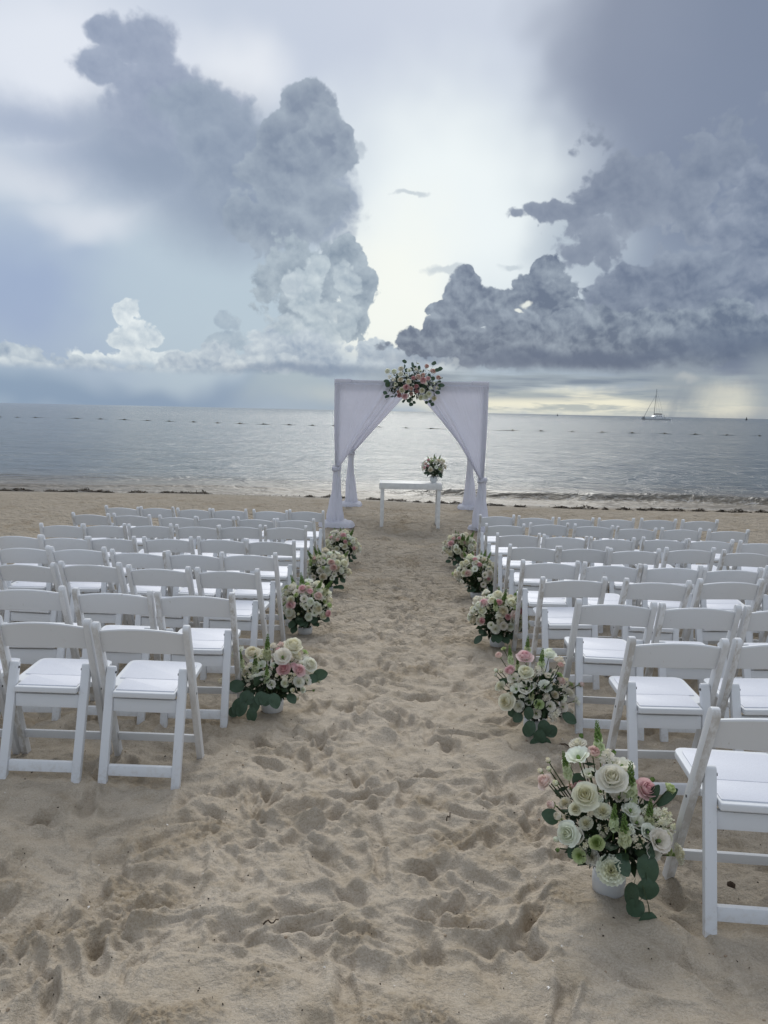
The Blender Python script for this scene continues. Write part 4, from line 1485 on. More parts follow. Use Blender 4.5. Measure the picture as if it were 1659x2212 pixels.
def build_near():
    S, phi, uv = 1968.0, math.radians(31), (650, 1175)
    fl = from_view(N1, S, uv, phi, .16, .2)

    def L(u, v, dep, al, up, s, lg=False):
        p = from_view([('leaf', u, v, 1, dep)], S, uv, phi, .1, .2)[0][1]
        return (p, al, up, s, lg)
    lv = [L(290, 800, .10, (-1, -.25, .45), (.2, -.7, .7), .062), L(860, 905, .14, (.25, -.3, -.9), (.2, -1, .2), .085, False), L(880, 1065, .16, (.18, -.2, -1), (.3, -1, .1), .075),
          L(808, 1110, .17, (-.18, -.1, -1), (-.6, -.8, .1), .072, False), L(850, 1205, .18, (-.45, -.2, -.9), (0, -1, .2), .066), L(905, 1265, .19, (.1, -.2, -1), (.1, -1, .25), .072), L(950, 1330, .19, (.5, -.2, -.7), (.2, -1, .2), .048),
          L(690, 950, .15, (.4, -.7, -.4), (.1, -1, .3), .062), L(470, 920, .12, (-.5, -.6, -.3), (0, -1, .3), .06), L(640, 890, .12, (0, -.7, .2), (0, -.8, .5), .06), L(800, 870, .1, (.7, -.6, 0), (.1, -.8, .5), .062),
          L(430, 540, .0, (-.5, -.2, .8), (0, -.8, .5), .05), L(860, 600, .0, (.4, -.2, .9), (0, -.8, .5), .05, True), L(940, 590, -.02, (.6, 0, .7), (0, -.8, .5), .05, True)]
    q = [from_view([('leaf', u, v, 1, d)], S, uv, phi, .1, .2)[0][1] for u, v, d in ((715, 935, .12), (790, 960, .14), (840, 1020, .15), (862, 1120, .17), (900, 1220, .185), (915, 1270, .19))]
    x, y = .845, 2.60
    arrangement('flower_arrangement', (x, y, float(profile(x, y)) - .004), math.radians(-17), fl, lv, (.058, .115, True), (0.0, -.02, .24, .135, 300, 1.05, .9),
                'largest white and pink flower arrangement, with eucalyptus leaves trailing on the sand', 'flower arrangement', ARR_GROUP, 31, [q], .035)


def dome(seed, n, rx, ry, zc, rz, pinks, sizes=1.0, snaps=4, leaves=12, low=-.25, tilt=.15):
    """Flowers spread over a dome, then leaves round the foot."""
    rng = random.Random(seed)
    fl, lv = [], []
    kinds = ['rose_white'] * 3 + ['rose_cream'] * 4 + ['lisi'] * 4 + ['spray'] * 5 + ['carnation'] * 4 + ['bud_white'] * 3 + ['lime'] * 2 + ['gbud']
    ga = PI * (3 - math.sqrt(5))
    for i in range(n):
        z = 1 - (1 - low) * (i + .5) / n
        r = math.sqrt(max(0, 1 - z * z))
        a = i * ga + rng.uniform(-.25, .25)
        d = Vector((r * math.cos(a), r * math.sin(a), z))
        k = rng.choice(kinds)
        s = {'rose_white': .034, 'rose_cream': .036, 'lisi': .029, 'spray': .032, 'carnation': .031, 'bud_white': .014, 'lime': .022, 'gbud': .010}[k] * rng.uniform(.85, 1.15) * sizes
        e = rng.uniform(.80, 1.08)
        fl.append([k, Vector((d.x * rx * e, d.y * ry * e, zc + d.z * rz * e)), d + Vector((0, -.25, .25)), s])
    for (u, v) in pinks:                            # fractions of the dome as seen from the aisle: right, up
        x = u
        zz = v
        y = -math.sqrt(max(.02, 1 - x * x - zz * zz))
        d = Vector((x, y, zz))
        j = min(range(len(fl)), key=lambda q: (Vector((fl[q][1].x / rx, fl[q][1].y / ry, (fl[q][1].z - zc) / rz)) - d).length)
        k = rng.choice(['rose_pink', 'rose_pink', 'rose_blush'])
        fl[j] = [k, Vector((x * rx * 1.02, y * ry * 1.02, zc + zz * rz * 1.02)), d + Vector((0, -.2, .25)), .031 * sizes * rng.uniform(.9, 1.15)]
    for k in range(snaps):
        a = rng.uniform(0, 2 * PI)
        t = rng.uniform(.1, .75)
        d = Vector((math.cos(a) * t, math.sin(a) * t, .9))
        fl.append(['snap', Vector((d.x * rx, d.y * ry, zc + rz * .55)), d, rng.uniform(.11, .15) * sizes])
    for k in range(leaves):
        a = PI * 1.5 + rng.uniform(-1.5, 1.5) if k < leaves * .75 else rng.uniform(0, 6.3)
        p = Vector((math.cos(a) * rx * .62, math.sin(a) * ry * .62, zc - rz * rng.uniform(.25, .75)))
        d = Vector((math.cos(a), math.sin(a), rng.uniform(-.9, .1)))
        lv.append((p, d, (math.cos(a) * .3, math.sin(a) * .3 - .5, .8), rng.uniform(.045, .066) * sizes, False))
    return [tuple(f) for f in fl], lv


POT = (.066, .105, False)
# second pair, noted flower by flower from the photograph as well
N2 = [('rose_blush', 225, 500, 125, .06, (-.5, -.5, .7)), ('lime', 270, 380, 70, .0), ('snap', 375, 560, 230, .0, (-.15, 0, 1)), ('rose_pink', 570, 480, 190, .0, (0, -.5, .9)), ('snap', 600, 420, 250, -.06, (0, 0, 1)),
      ('rose_white', 905, 420, 185, -.02, (.1, -.3, .9)), ('rose_white', 1050, 490, 150, -.05), ('rose_blush', 1060, 555, 115, .02, (.3, -.5, .7)), ('rose_pink', 390, 700, 170, .07, (-.4, -.6, .6)), ('rose_cream', 590, 705, 185, .09, (0, -.6, .8)),
      ('snap', 800, 640, 300, .02, (.05, -.1, 1)), ('spray', 770, 660, 150, .05), ('bud_white', 185, 700, 66, .05), ('bud_white', 255, 705, 66, .04), ('bud_white', 180, 760, 60, .06), ('carnation', 262, 910, 150, .09), ('rose_cream', 360, 1115, 205, .14, (-.4, -.9, .2)),
      ('carnation', 530, 1155, 150, .14), ('lisi', 440, 800, 130, .08), ('lisi', 620, 915, 165, .12), ('lisi', 480, 930, 120, .11), ('lisi', 860, 880, 150, .09), ('spray', 960, 840, 120, .05), ('lime', 1060, 680, 90, .0), ('rose_blush', 1080, 765, 120, .03),
      ('spray', 1110, 850, 100, .03), ('carnation', 1200, 920, 140, .05, (.8, -.4, .5)), ('bud_pink', 1345, 780, 84, .0, (1, -.1, .15)), ('lime', 1225, 790, 80, -.02, (.9, 0, .4)), ('lisi', 1290, 1010, 110, .03, (.9, -.3, .2)), ('lime', 790, 1110, 125, .14, (.1, -.9, .4)),
      ('spray', 1010, 1220, 190, .12, (.2, -.9, .2)), ('carnation', 1225, 1180, 120, .06, (.8, -.6, .1)), ('bud_white', 420, 1000, 66, .13), ('lisi', 660, 1080, 90, .12), ('lisi', 760, 1230, 110, .13, (0, -.9, .1)), ('spray', 620, 820, 110, .06), ('snap', 690, 1040, 200, .13, (-.05, -.3, 1)),
      ('spray', 1000, 640, 90, -.02), ('lisi', 900, 720, 110, .0), ('snap', 480, 650, 180, -.02, (-.1, 0, 1)), ('spray', 700, 860, 110, .09), ('lisi', 560, 820, 110, .08), ('spray', 420, 880, 110, .09), ('spray', 880, 1000, 120, .11), ('carnation', 1000, 960, 110, .08), ('spray', 1120, 1000, 120, .07), ('lisi', 700, 740, 100, .05), ('spray', 1150, 750, 100, .0), ('lisi', 940, 1120, 110, .12), ('spray', 560, 1030, 100, .13), ('lisi', 1110, 1110, 110, .08)]
NL1 = [('lisi', 275, 380, 150, -.02), ('rose_cream', 455, 395, 185, .03, (-.2, -.5, .8)), ('snap', 300, 560, 230, .03, (-.1, -.1, 1)), ('snap', 640, 440, 300, -.02, (.05, 0, 1)), ('snap', 485, 640, 260, .05, (0, -.2, 1)), ('rose_white', 730, 300, 120, -.06),
       ('rose_blush', 835, 275, 100, -.07), ('rose_pink', 800, 355, 110, -.03), ('rose_cream', 990, 320, 240, -.02, (.15, -.4, .9)), ('lisi', 855, 445, 175, .05, (-.1, -.9, .4)), ('rose_cream', 1030, 440, 150, .0), ('lime', 1160, 375, 84, -.05), ('spray', 1160, 450, 110, -.02),
       ('rose_white', 1215, 550, 175, .03, (.4, -.7, .4)), ('rose_pink', 870, 610, 150, .09, (-.1, -.7, .6)), ('rose_pink', 985, 580, 125, .07), ('rose_pink', 1070, 625, 140, .09, (.2, -.8, .5)), ('spray', 560, 450, 120, .0), ('spray', 440, 580, 150, .05), ('lisi', 570, 560, 120, .04),
       ('snap', 640, 760, 230, .11, (0, -.3, 1)), ('spray', 910, 710, 150, .11), ('carnation', 870, 790, 100, .13), ('carnation', 1060, 775, 140, .12, (.2, -.8, .3)), ('lisi', 1160, 760, 110, .08), ('bud_white', 960, 880, 80, .14), ('bud_white', 1020, 985, 70, .13), ('carnation', 1110, 880, 84, .1), ('bud_white', 1345, 720, 66, .02, (1, 0, .2)),
       ('bud_white', 1340, 770, 66, .02, (1, 0, .1)), ('gbud', 1260, 890, 40, .06, (.9, -.4, -.1)), ('spray', 290, 560, 120, .02), ('bud_white', 60, 740, 110, -.08, (-.9, .1, .2)), ('lisi', 230, 800, 100, -.08), ('spray', 400, 700, 100, .05), ('lisi', 740, 560, 90, .03), ('spray', 660, 640, 110, .06), ('lisi', 1100, 690, 100, .06), ('spray', 1180, 660, 90, .04), ('spray', 500, 690, 110, .09), ('lisi', 590, 690, 100, .1), ('spray', 780, 700, 100, .1), ('carnation', 360, 620, 100, .05), ('lisi', 760, 440, 100, .0), ('spray', 560, 370, 100, -.04), ('spray', 930, 500, 100, .04), ('lisi', 700, 800, 90, .12), ('spray', 1000, 700, 100, .1), ('spray', 1260, 620, 90, .03), ('lisi', 1110, 560, 100, .05)]


def build_arrangements():
    build_near()
    # second on the right
    S, phi, uv = 2560.0, math.radians(22), (760, 1480)

    def LV(tab, S, uv, phi, sc):
        out = []
        for u, v, dep, al, s in tab:
            p = from_view([('leaf', u, v, 1, dep)], S, uv, phi, .1, .2)[0][1]
            out.append((p, al, (al[0] * .4, -1, .35), s * sc, False))
        return out
    lv = LV([(660, 1150, .16, (0, -.3, -1), .07), (560, 1250, .14, (-.6, -.3, -.6), .075), (700, 1330, .17, (-.2, -.3, -1), .085), (850, 1310, .17, (.3, -.3, -1), .09), (700, 1400, .16, (-.4, -.4, -.7), .08), (920, 1380, .16, (.6, -.3, -.7), .085),
             (820, 1440, .19, (0, -.2, -1), .085), (880, 1540, .19, (.2, -.2, -1), .075), (780, 1560, .19, (-.3, -.2, -.8), .06), (1130, 1190, .1, (.8, -.4, -.4), .085), (500, 1210, .1, (-.8, -.4, -.3), .07), (330, 850, .06, (-.5, -.4, .4), .06)], S, uv, phi, .80)
    x, y = .88, 4.16
    arrangement('flower_arrangement', (x, y, float(profile(x, y)) - .004), math.radians(-11), from_view(N2, S, uv, phi, .16, .2), lv, POT, (0, -.02, .24, .14, 300, 1.05, .9),
                'airy flower arrangement with upright pink roses, second nearest on the right of the aisle', 'flower arrangement', ARR_GROUP, 32)
    # nearest on the left
    S, phi, uv = 2310.0, math.radians(21), (715, 1135)
    lv = LV([(340, 800, .08, (-1, -.2, .1), .075), (430, 880, .12, (-.5, -.4, -.6), .085), (330, 960, .13, (-.5, -.3, -.7), .08), (500, 950, .14, (-.2, -.4, -.9), .075), (360, 1010, .15, (-.5, -.3, -.8), .072), (440, 1080, .16, (0, -.3, -1), .07), (250, 1090, .12, (-.8, -.2, -.6), .06),
             (600, 890, .16, (-.4, -.5, -.8), .075), (640, 910, .17, (-.2, -.5, -.9), .07), (710, 910, .17, (.3, -.5, -.8), .072), (1270, 690, .05, (.8, -.3, .2), .07), (1200, 700, .06, (.8, -.3, -.3), .06), (560, 760, .1, (-.3, -.6, .4), .075), (930, 920, .12, (.4, -.7, -.4), .06)], S, uv, phi, 1)
    x, y = -.645, 4.42
    arrangement('flower_arrangement', (x, y, float(profile(x, y)) - .004), math.radians(9), from_view(NL1, S, uv, phi, .15, .2), lv, (.068, .105, False), (0, 0, .19, .135, 300, 1.2, .75),
                'wide low flower arrangement in a white pot, nearest on the left of the aisle', 'flower arrangement', ARR_GROUP, 33)
    more = [('L', -.650, 6.36, 41, [(-.1, .85), (.15, .75), (.45, .6), (.75, -.1), (-.5, .3)], 'round flower arrangement with pink roses on top, second nearest left of the aisle'),
            ('L', -.600, 8.24, 42, [(.15, .6), (.25, .35), (-.6, .7)], 'mostly white flower arrangement, third nearest on the left of the aisle'),
            ('L', -.550, 9.95, 43, [(-.55, .7), (.1, .85), (.2, .5), (.65, .1), (-.2, .6)], 'small flower arrangement farthest up the left of the aisle, near the arch'),
            ('R', .945, 6.08, 44, [(-.5, .7), (.0, .75), (.55, .35), (.7, .45), (.3, .3), (-.5, .1)], 'loose flower arrangement with scattered pink buds, third nearest right of the aisle'),
            ('R', 1.010, 8.10, 45, [(.1, .7), (-.4, .3), (.5, .1), (-.1, .9)], 'full flower arrangement, fourth nearest on the right of the aisle'),
            ('R', 1.020, 9.96, 46, [(-.4, .75), (-.1, .8), (.2, .6), (-.55, .5), (.75, -.2)], 'small flower arrangement farthest up the right of the aisle, near the arch')]
    for side, x, y, sd_, pk, lab in more:
        fl, lv = dome(sd_, 96, .225, .205, .228, .200, pk, 1.16, 6, 11)
        arrangement('flower_arrangement', (x, y, float(profile(x, y)) - .004), math.atan2(-x, y), fl, lv, (.062, .075, False), (0, 0, .20, .15, 240, 1.1, .85), lab, 'flower arrangement', ARR_GROUP, sd_)
    # on the table
    fl, lv = dome(51, 54, .195, .17, .255, .155, [(-.75, .45), (-.5, .8), (-.8, .05), (-.55, .25)], 1.15, 3, 12)
    fl.append(('snap', Vector((.0, 0, .36)), Vector((0, 0, 1)), .14))
    arrangement('table_bouquet', (.865, 13.54, TABLE_Z), 0, fl, lv, (.07, .11, False), (.0, 0, .23, .14, 260, 1.1, .9), 'small flower arrangement in a white pot standing on the white table', 'flower arrangement', None, 51, (), 0)
    # spray on the arch
    rng = random.Random(77)
    fl, lv = [], []
    R1_, RZ = .47, .31
    spots = [(-.31, .20, 'rose_white'), (-.20, .25, 'rose_white'), (-.20, .16, 'rose_white'), (-.06, .22, 'lisi'), (-.20, .07, 'rose_cream'), (-.42, .21, 'rose_white'), (.01, .09, 'rose_pink'), (.09, .12, 'rose_blush'), (.17, .15, 'rose_blush'), (.25, .09, 'rose_pink'),
             (.33, .22, 'rose_blush'), (.22, .29, 'rose_blush'), (.42, .12, 'rose_blush'), (.17, .07, 'rose_pink'), (-.07, .04, 'rose_cream'), (.06, -.04, 'rose_pink'), (-.10, -.05, 'rose_pink'), (-.02, -.08, 'rose_blush'), (.07, -.12, 'rose_pink'), (-.02, -.16, 'rose_blush'),
             (-.23, -.13, 'rose_blush'), (-.21, -.19, 'rose_pink'), (-.12, -.20, 'rose_pink'), (.16, -.10, 'rose_cream'), (.27, -.15, 'rose_cream'), (.36, -.22, 'rose_cream'), (.14, -.21, 'rose_cream'), (.22, -.20, 'rose_white'), (-.30, -.06, 'bud_white'), (-.17, -.10, 'rose_cream'),
             (.35, .03, 'spray'), (.30, -.05, 'spray'), (-.32, .08, 'spray'), (-.28, .00, 'spray'), (.12, .22, 'spray'), (.22, .02, 'spray'), (.05, .24, 'lisi'), (-.38, .12, 'spray'), (.40, -.05, 'spray'), (-.10, .14, 'spray'), (.44, .0, 'gbud'), (-.40, -.02, 'gbud')]
    for x, z, k in spots:
        y = -.17 * math.sqrt(max(.05, 1 - (x / .5) ** 2 - (z / .36) ** 2)) - .04
        s = {'r': .050, 'l': .042, 's': .044, 'b': .028, 'g': .02}[k[0]] * rng.uniform(.9, 1.12)
        fl.append((k, Vector((x, y, z)), Vector((x * .9, -1, z + .35)), s))
    for (x, z) in [(-.15, .38), (-.14, .30), (-.12, .24), (.0, .33), (.04, .29), (.10, .28), (.08, .35), (-.02, .26), (.44, .06), (.47, .0), (.45, -.06), (.46, .12), (.42, -.12), (.37, -.15), (-.44, .05), (-.42, .0), (-.40, -.12), (-.46, -.15), (-.42, -.20),
                   (-.05, -.27), (-.02, -.33), (.03, -.30), (.24, -.29), (.30, -.28), (.33, -.33), (-.14, -.27), (.1, .02), (.2, -.04), (.0, .0), (-.1, -.12), (.28, .16), (.15, .0), (-.25, .12), (.35, .1), (.40, .25), (.45, .27), (.35, .36), (-.33, -.2), (.25, .25), (-.02, .15)]:
        d = Vector((x * 1.2, -.5, z * 1.3 - .1)) + Vector((rng.gauss(0, .3), rng.gauss(0, .2), rng.gauss(0, .3)))
        p = Vector((x, -.10 - .05 * rng.random(), z)) - d.normalized() * .05
        lv.append((p, d, (rng.gauss(0, .4), -1, .3), rng.uniform(.066, .092), False))
    a = math.radians(-2.2)
    ax, ay = .02, -.07
    gx, gy = .42 + ax * math.cos(a) - ay * math.sin(a), 13.22 + ax * math.sin(a) + ay * math.cos(a)
    tw = [[(-.1, -.08, .1), (-.14, -.1, .25), (-.15, -.12, .42)], [(.0, -.08, .1), (.04, -.1, .25), (.06, -.1, .40)], [(.2, -.08, .1), (.3, -.1, .25), (.36, -.1, .37)], [(.25, -.08, .1), (.4, -.1, .22), (.48, -.1, .28)],
          [(-.2, -.08, -.1), (-.38, -.1, -.12), (-.50, -.1, -.14)], [(-.2, -.08, -.12), (-.36, -.1, -.2), (-.44, -.1, -.26)], [(.1, -.08, -.1), (.27, -.1, -.26), (.33, -.1, -.36)]]
    arrangement('arch_flowers', (gx, gy, ARCH_Z + 2.47), a, fl, lv, None, (0, -.02, 0, .20, 900, 1.9, 1.25), 'big spray of pink and white roses with dark leaves on the arch top', 'flower arrangement', None, 61, tw)


build_arrangements()

# ------------------------------------------------------------------ sea traffic
HULLW = simple('boat_gelcoat', (.86, .86, .85), .35, .5, .05, 1)
NAVY = simple('navy_canvas', (.020, .026, .050), .8, .2, .1, 2)
DARKM = simple('dark_rig', (.035, .04, .045), .5, .4, .1, 2)
GLASSD = simple('dark_glass', (.02, .025, .03), .15, .5, .05, 2)
SAILW = simple('rolled_sail', (.30, .30, .31), .8, .2, .1, 2)


def build_catamaran():
    root = empty('catamaran', (181.0, 521.0, SEA_Z), math.radians(3))
    tag(root, 'white catamaran with a tall bare mast and navy sail cover anchored offshore', 'boat')

    def loft(name, secs, mat, parent):
        G = Geo()
        G.grid([s + [s[0]] for s in secs])
        for s in (secs[0], secs[-1]):
            c = sum((Vector(p) for p in s), Vector()) / len(s)
            G.grid([s + [s[0]], [c] * (len(s) + 1)])
        o = place(name, G.mesh(name, [mat]), parent)
        return o
    for sy in (-1, 1):
        secs = []
        for x, w, zt, zb in ((-8.6, .12, 2.1, .7), (-8.2, .45, 2.1, -.1), (-5, .95, 2.05, -.3), (0, 1.05, 1.95, -.3), (5, 1.0, 1.75, -.3), (7.6, .9, 1.45, -.2), (8.9, .8, .75, 0)):
            secs.append([(x, sy * 3.1 + a * w, zb + (zt - zb) * b) for a, b in ((-1, 1), (-1.0, .5), (-.55, 0), (.55, 0), (1.0, .5), (1, 1))])
        h = loft('hull', secs, HULLW, root)
        for x in (-3.6, -2.2, 2.6, 4.2):
            from_bm('porthole', prism([(x, 1.25), (x + .8, 1.25), (x + .8, 1.5), (x, 1.5)], *sorted((sy * 3.1 - 1.06 * 1, sy * 3.1 - 1.03)), 'y', 0), GLASSD, h)
    from_bm('bridge_deck', prism([(-4.2, 1.0), (7.2, 1.0), (7.2, 1.75), (-4.2, 1.95)], -2.6, 2.6, 'y', .05), HULLW, root)
    from_bm('crossbeam', prism([(-8.0, 1.75), (-7.75, 1.75), (-7.75, 2.0), (-8.0, 2.0)], -2.8, 2.8, 'y', .04), DARKM, root)
    from_bm('trampoline', prism([(-7.7, 1.80), (-4.2, 1.80), (-4.2, 1.84), (-7.7, 1.84)], -2.3, 2.3, 'y', 0), DARKM, root)
    cab = from_bm('cabin', prism([(-2.6, 1.9), (4.4, 1.8), (4.2, 3.1), (-.4, 3.25), (-1.6, 2.9)], -2.3, 2.3, 'y', .12), HULLW, root)
    for x in (-.6, .9, 2.4):
        from_bm('window', prism([(x, 2.35), (x + 1.1, 2.35), (x + 1.1, 2.85), (x + .1, 2.85)], -2.34, -2.31, 'y', 0), GLASSD, cab)
    G = Geo()
    G.tube([(-1.3, 0, 2.6), (-.85, 0, 12), (-.45, 0, 20.6)], .17, .10, 0, 8)
    place('mast', G.mesh('mast', [DARKM]), root)
    G = Geo()
    G.tube([(-1.3, 0, 3.75), (1, 0, 3.95), (4.3, 0, 3.9)], .42, .34, 0, 8)
    place('sail_cover', G.mesh('sail_cover', [NAVY]), root)
    G = Geo()
    G.tube([(-7.9, 0, 2.0), (-4.7, 0, 9), (-.75, 0, 16.3)], .16, .07, 0, 6)
    place('furled_jib', G.mesh('furled_jib', [SAILW]), root)
    for a, b in (((-.5, 0, 20), (6.8, 2.6, 1.8)), ((-.6, 0, 17), (2.2, -3.2, 1.9)), ((-.6, 0, 17), (2.2, 3.2, 1.9))):
        G = Geo()
        G.tube([a, b], .035, .035, 0, 4)
        place('stay', G.mesh('stay', [DARKM]), root)
    bim = from_bm('bimini', prism([(4.6, 3.35), (7.0, 3.25), (7.0, 3.37), (4.6, 3.50)], -2.0, 2.0, 'y', .03), HULLW, root)
    for x in (4.8, 6.8):
        for y in (-1.9, 1.9):
            G = Geo()
            G.tube([(x, y, 1.7), (x, y, 3.3)], .05, .05, 0, 4)
            place('pole', G.mesh('pole', [DARKM]), bim)


build_catamaran()

BUOYM = simple('weathered_float', (.045, .040, .030), .6, .4, .3, 3)
BUOYTOP = simple('faded_yellow_float', (.20, .15, .05), .6, .4, .3, 3)
ROPEM = simple('wet_rope', (.03, .03, .028), .6, .3, .2, 3)
BUOYS = [(-58.5, 117.3), (-57.3, 120.3), (-54.2, 119.7), (-48.5, 121.0), (-48.4, 121.5), (-44.1, 119.7), (-39.9, 118.1), (-35.9, 116.5), (-31.6, 112.9), (-27.3, 109.9), (-23.6, 108.6), (-20.2, 107.1), (-16.7, 105.8), (-13.1, 104.8), (-10.1, 106.6), (-7.1, 105.0), (-0.9, 102.3), (2.6, 100.1), (5.9, 100.6), (16.6, 101.3), (20.2, 100.8), (24.2, 100.5), (28.0, 100.2), (32.0, 100.5), (36.2, 100.4), (40.4, 101.0), (44.4, 100.7), (47.4, 98.1)]
NUM = ['', 'first', 'second', 'third', 'fourth', 'fifth', 'sixth', 'seventh', 'eighth', 'ninth', 'tenth', 'eleventh', 'twelfth', 'thirteenth', 'fourteenth', 'fifteenth', 'sixteenth']


def build_swim_line():
    G = Geo()
    G.blob((0, 0, .05), .30, .17, .17, 0, 10, 7)
    G.blob((-.30, 0, .04), .10, .10, .10, 0, 8, 5)
    G.blob((.30, 0, .04), .10, .10, .10, 0, 8, 5)
    me = G.mesh('float_body', [BUOYM])
    G = Geo()
    G.blob((0, 0, .17), .16, .10, .07, 0, 8, 5)
    me2 = G.mesh('cap', [BUOYTOP])
    rng = random.Random(8)
    Y = [float(v) for v in np.convolve(np.pad([b[1] for b in BUOYS], 2, mode='edge'), np.ones(5) / 5, 'valid')]
    pts = [(b[0] * y / b[1], y) for b, y in zip(BUOYS, Y)]
    left = [i for i, p in enumerate(pts) if p[0] < -6]
    mid = [i for i, p in enumerate(pts) if -6 <= p[0] < 10]
    right = [i for i, p in enumerate(pts) if p[0] >= 10]
    for i, (x, y) in enumerate(pts):
        r = empty('buoy', (x, y, SEA_Z), rng.uniform(-.15, .15))
        s = .56 * rng.uniform(.85, 1.15) * (.8 if i in (1,) else 1.0)
        r.scale = (s, s, s)
        if i in left:
            lab = 'small dark buoy on the swim line, %s to the left of the arch' % NUM[len(left) - left.index(i)]
        elif i in mid:
            lab = 'small dark buoy on the swim line, %s from the left inside the arch opening' % NUM[mid.index(i) + 1]
        else:
            lab = 'small dark buoy on the swim line, %s to the right of the arch' % NUM[right.index(i) + 1]
        tag(r, lab, 'buoy', 'buoys strung along the swim line')
        place('float_body', me, r)
        place('cap', me2, r)
    G = Geo()
    P = []
    for (x0, y0), (x1, y1) in zip(pts, pts[1:]):
        for k in range(10):
            t = k / 10
            P.append((x0 + (x1 - x0) * t, y0 + (y1 - y0) * t, SEA_Z - .02 + .075 * (abs(2 * t - 1) ** 2) - .03))
    G.tube(P, .045, .045, 0, 5)
    o = place('swim_line', G.mesh('swim_line', [ROPEM]))
    tag(o, 'long dark rope of the swim line stretched between the buoys across the bay', 'rope')
    # two markers near the horizon
    for px, D, h, lab in ((1204, 1250, 3.2, 'tiny dark marker buoy on the horizon between arch and catamaran'), (1613, 1100, 4.0, 'tiny dark marker buoy on the horizon beyond the catamaran, near the far shower')):
        a, _ = azel(px, 900)
        r = empty('marker_buoy', (D * math.sin(a), D * math.cos(a), SEA_Z))
        tag(r, lab, 'buoy')
        G = Geo()
        G.tube([(0, 0, -.2), (0, 0, .25 * h)], h * .34, h * .34, 0, 10)
        G.grid([[(math.cos(t) * h * .34, math.sin(t) * h * .34, .25 * h) for t in np.linspace(0, 2 * PI, 11)], [(0, 0, .25 * h)] * 11])
        place('float_body', G.mesh('float_body', [DARKM]), r)
        G = Geo()
        G.tube([(0, 0, .24 * h), (0, 0, h)], h * .24, h * .06, 0, 8)
        place('tower', G.mesh('tower', [DARKM]), r)


build_swim_line()

# ------------------------------------------------------------------ seaweed and litter
WEEDM = simple('dry_seaweed', (.030, .022, .014), .85, .2, .5, 20)
WEEDB = simple('brown_seaweed', (.075, .050, .025), .85, .2, .4, 20)
TWIGM = simple('twig_bark', (.075, .052, .036), .85, .2, .3, 40)
SHELLM = simple('shell', (.66, .63, .58), .5, .4, .2, 30)
WEED = [(-10.69, 21.52, 0.22), (-9.97, 20.97, 0.57), (-10.46, 24.01, 0.28), (-9.37, 22.33, 0.17), (-7.95, 20.0, 0.77), (-7.68, 20.6, 0.31), (-6.82, 18.87, 0.19), (-6.32, 19.66, 0.4), (-5.86, 20.87, 0.39), (-5.23, 20.01, 0.3), (-4.72, 19.69, 0.43), (-1.86, 18.95, 0.19), (-1.33, 19.5, 0.53), (-1.08, 19.73, 0.2), (-0.24, 19.0, 0.38), (0.31, 18.76, 0.44), (0.78, 18.59, 0.16), (1.1, 18.72, 0.16), (1.41, 18.54, 0.22), (1.89, 19.97, 0.4), (2.58, 17.97, 0.45), (3.11, 17.48, 0.21), (4.13, 17.88, 0.3), (4.64, 17.72, 0.6), (4.92, 16.98, 0.11), (5.32, 16.92, 0.29), (5.73, 16.98, 0.19), (6.15, 17.24, 0.44), (6.62, 17.32, 0.35), (7.1, 17.2, 0.32), (7.53, 17.05, 0.17), (7.86, 16.89, 0.4), (8.44, 17.01, 0.26)]


def heap(name, w, dpt, h, n, seed, mats, L=.10):
    rng = random.Random(seed)
    G = Geo()
    for k in range(n):
        u = rng.uniform(-1, 1)
        v = rng.gauss(0, .4)
        env = max(0, 1 - u * u) * (.78 + .22 * math.sin(u * 5 + seed))
        c = Vector((u * w / 2, v * dpt / 2, max(0, env * h * rng.random() ** .7 - .006)))
        d = Vector((rng.gauss(0, 1), rng.gauss(0, .8), rng.gauss(0, .13))).normalized()
        l = rng.uniform(.4, 1.1) * L
        s = d.cross(Vector((rng.gauss(0, .3), rng.gauss(0, .3), 1))).normalized() * l * rng.uniform(.08, .20)
        b = Vector((0, 0, rng.uniform(-.25, .25) * l))
        G.grid([[c - s, c + s], [c + d * l * .5 - s + b * .5, c + d * l * .5 + s + b * .5], [c + d * l + b * .2, c + d * l + b * .2]], 0 if rng.random() < .7 else 1)
    return G.mesh(name, mats)


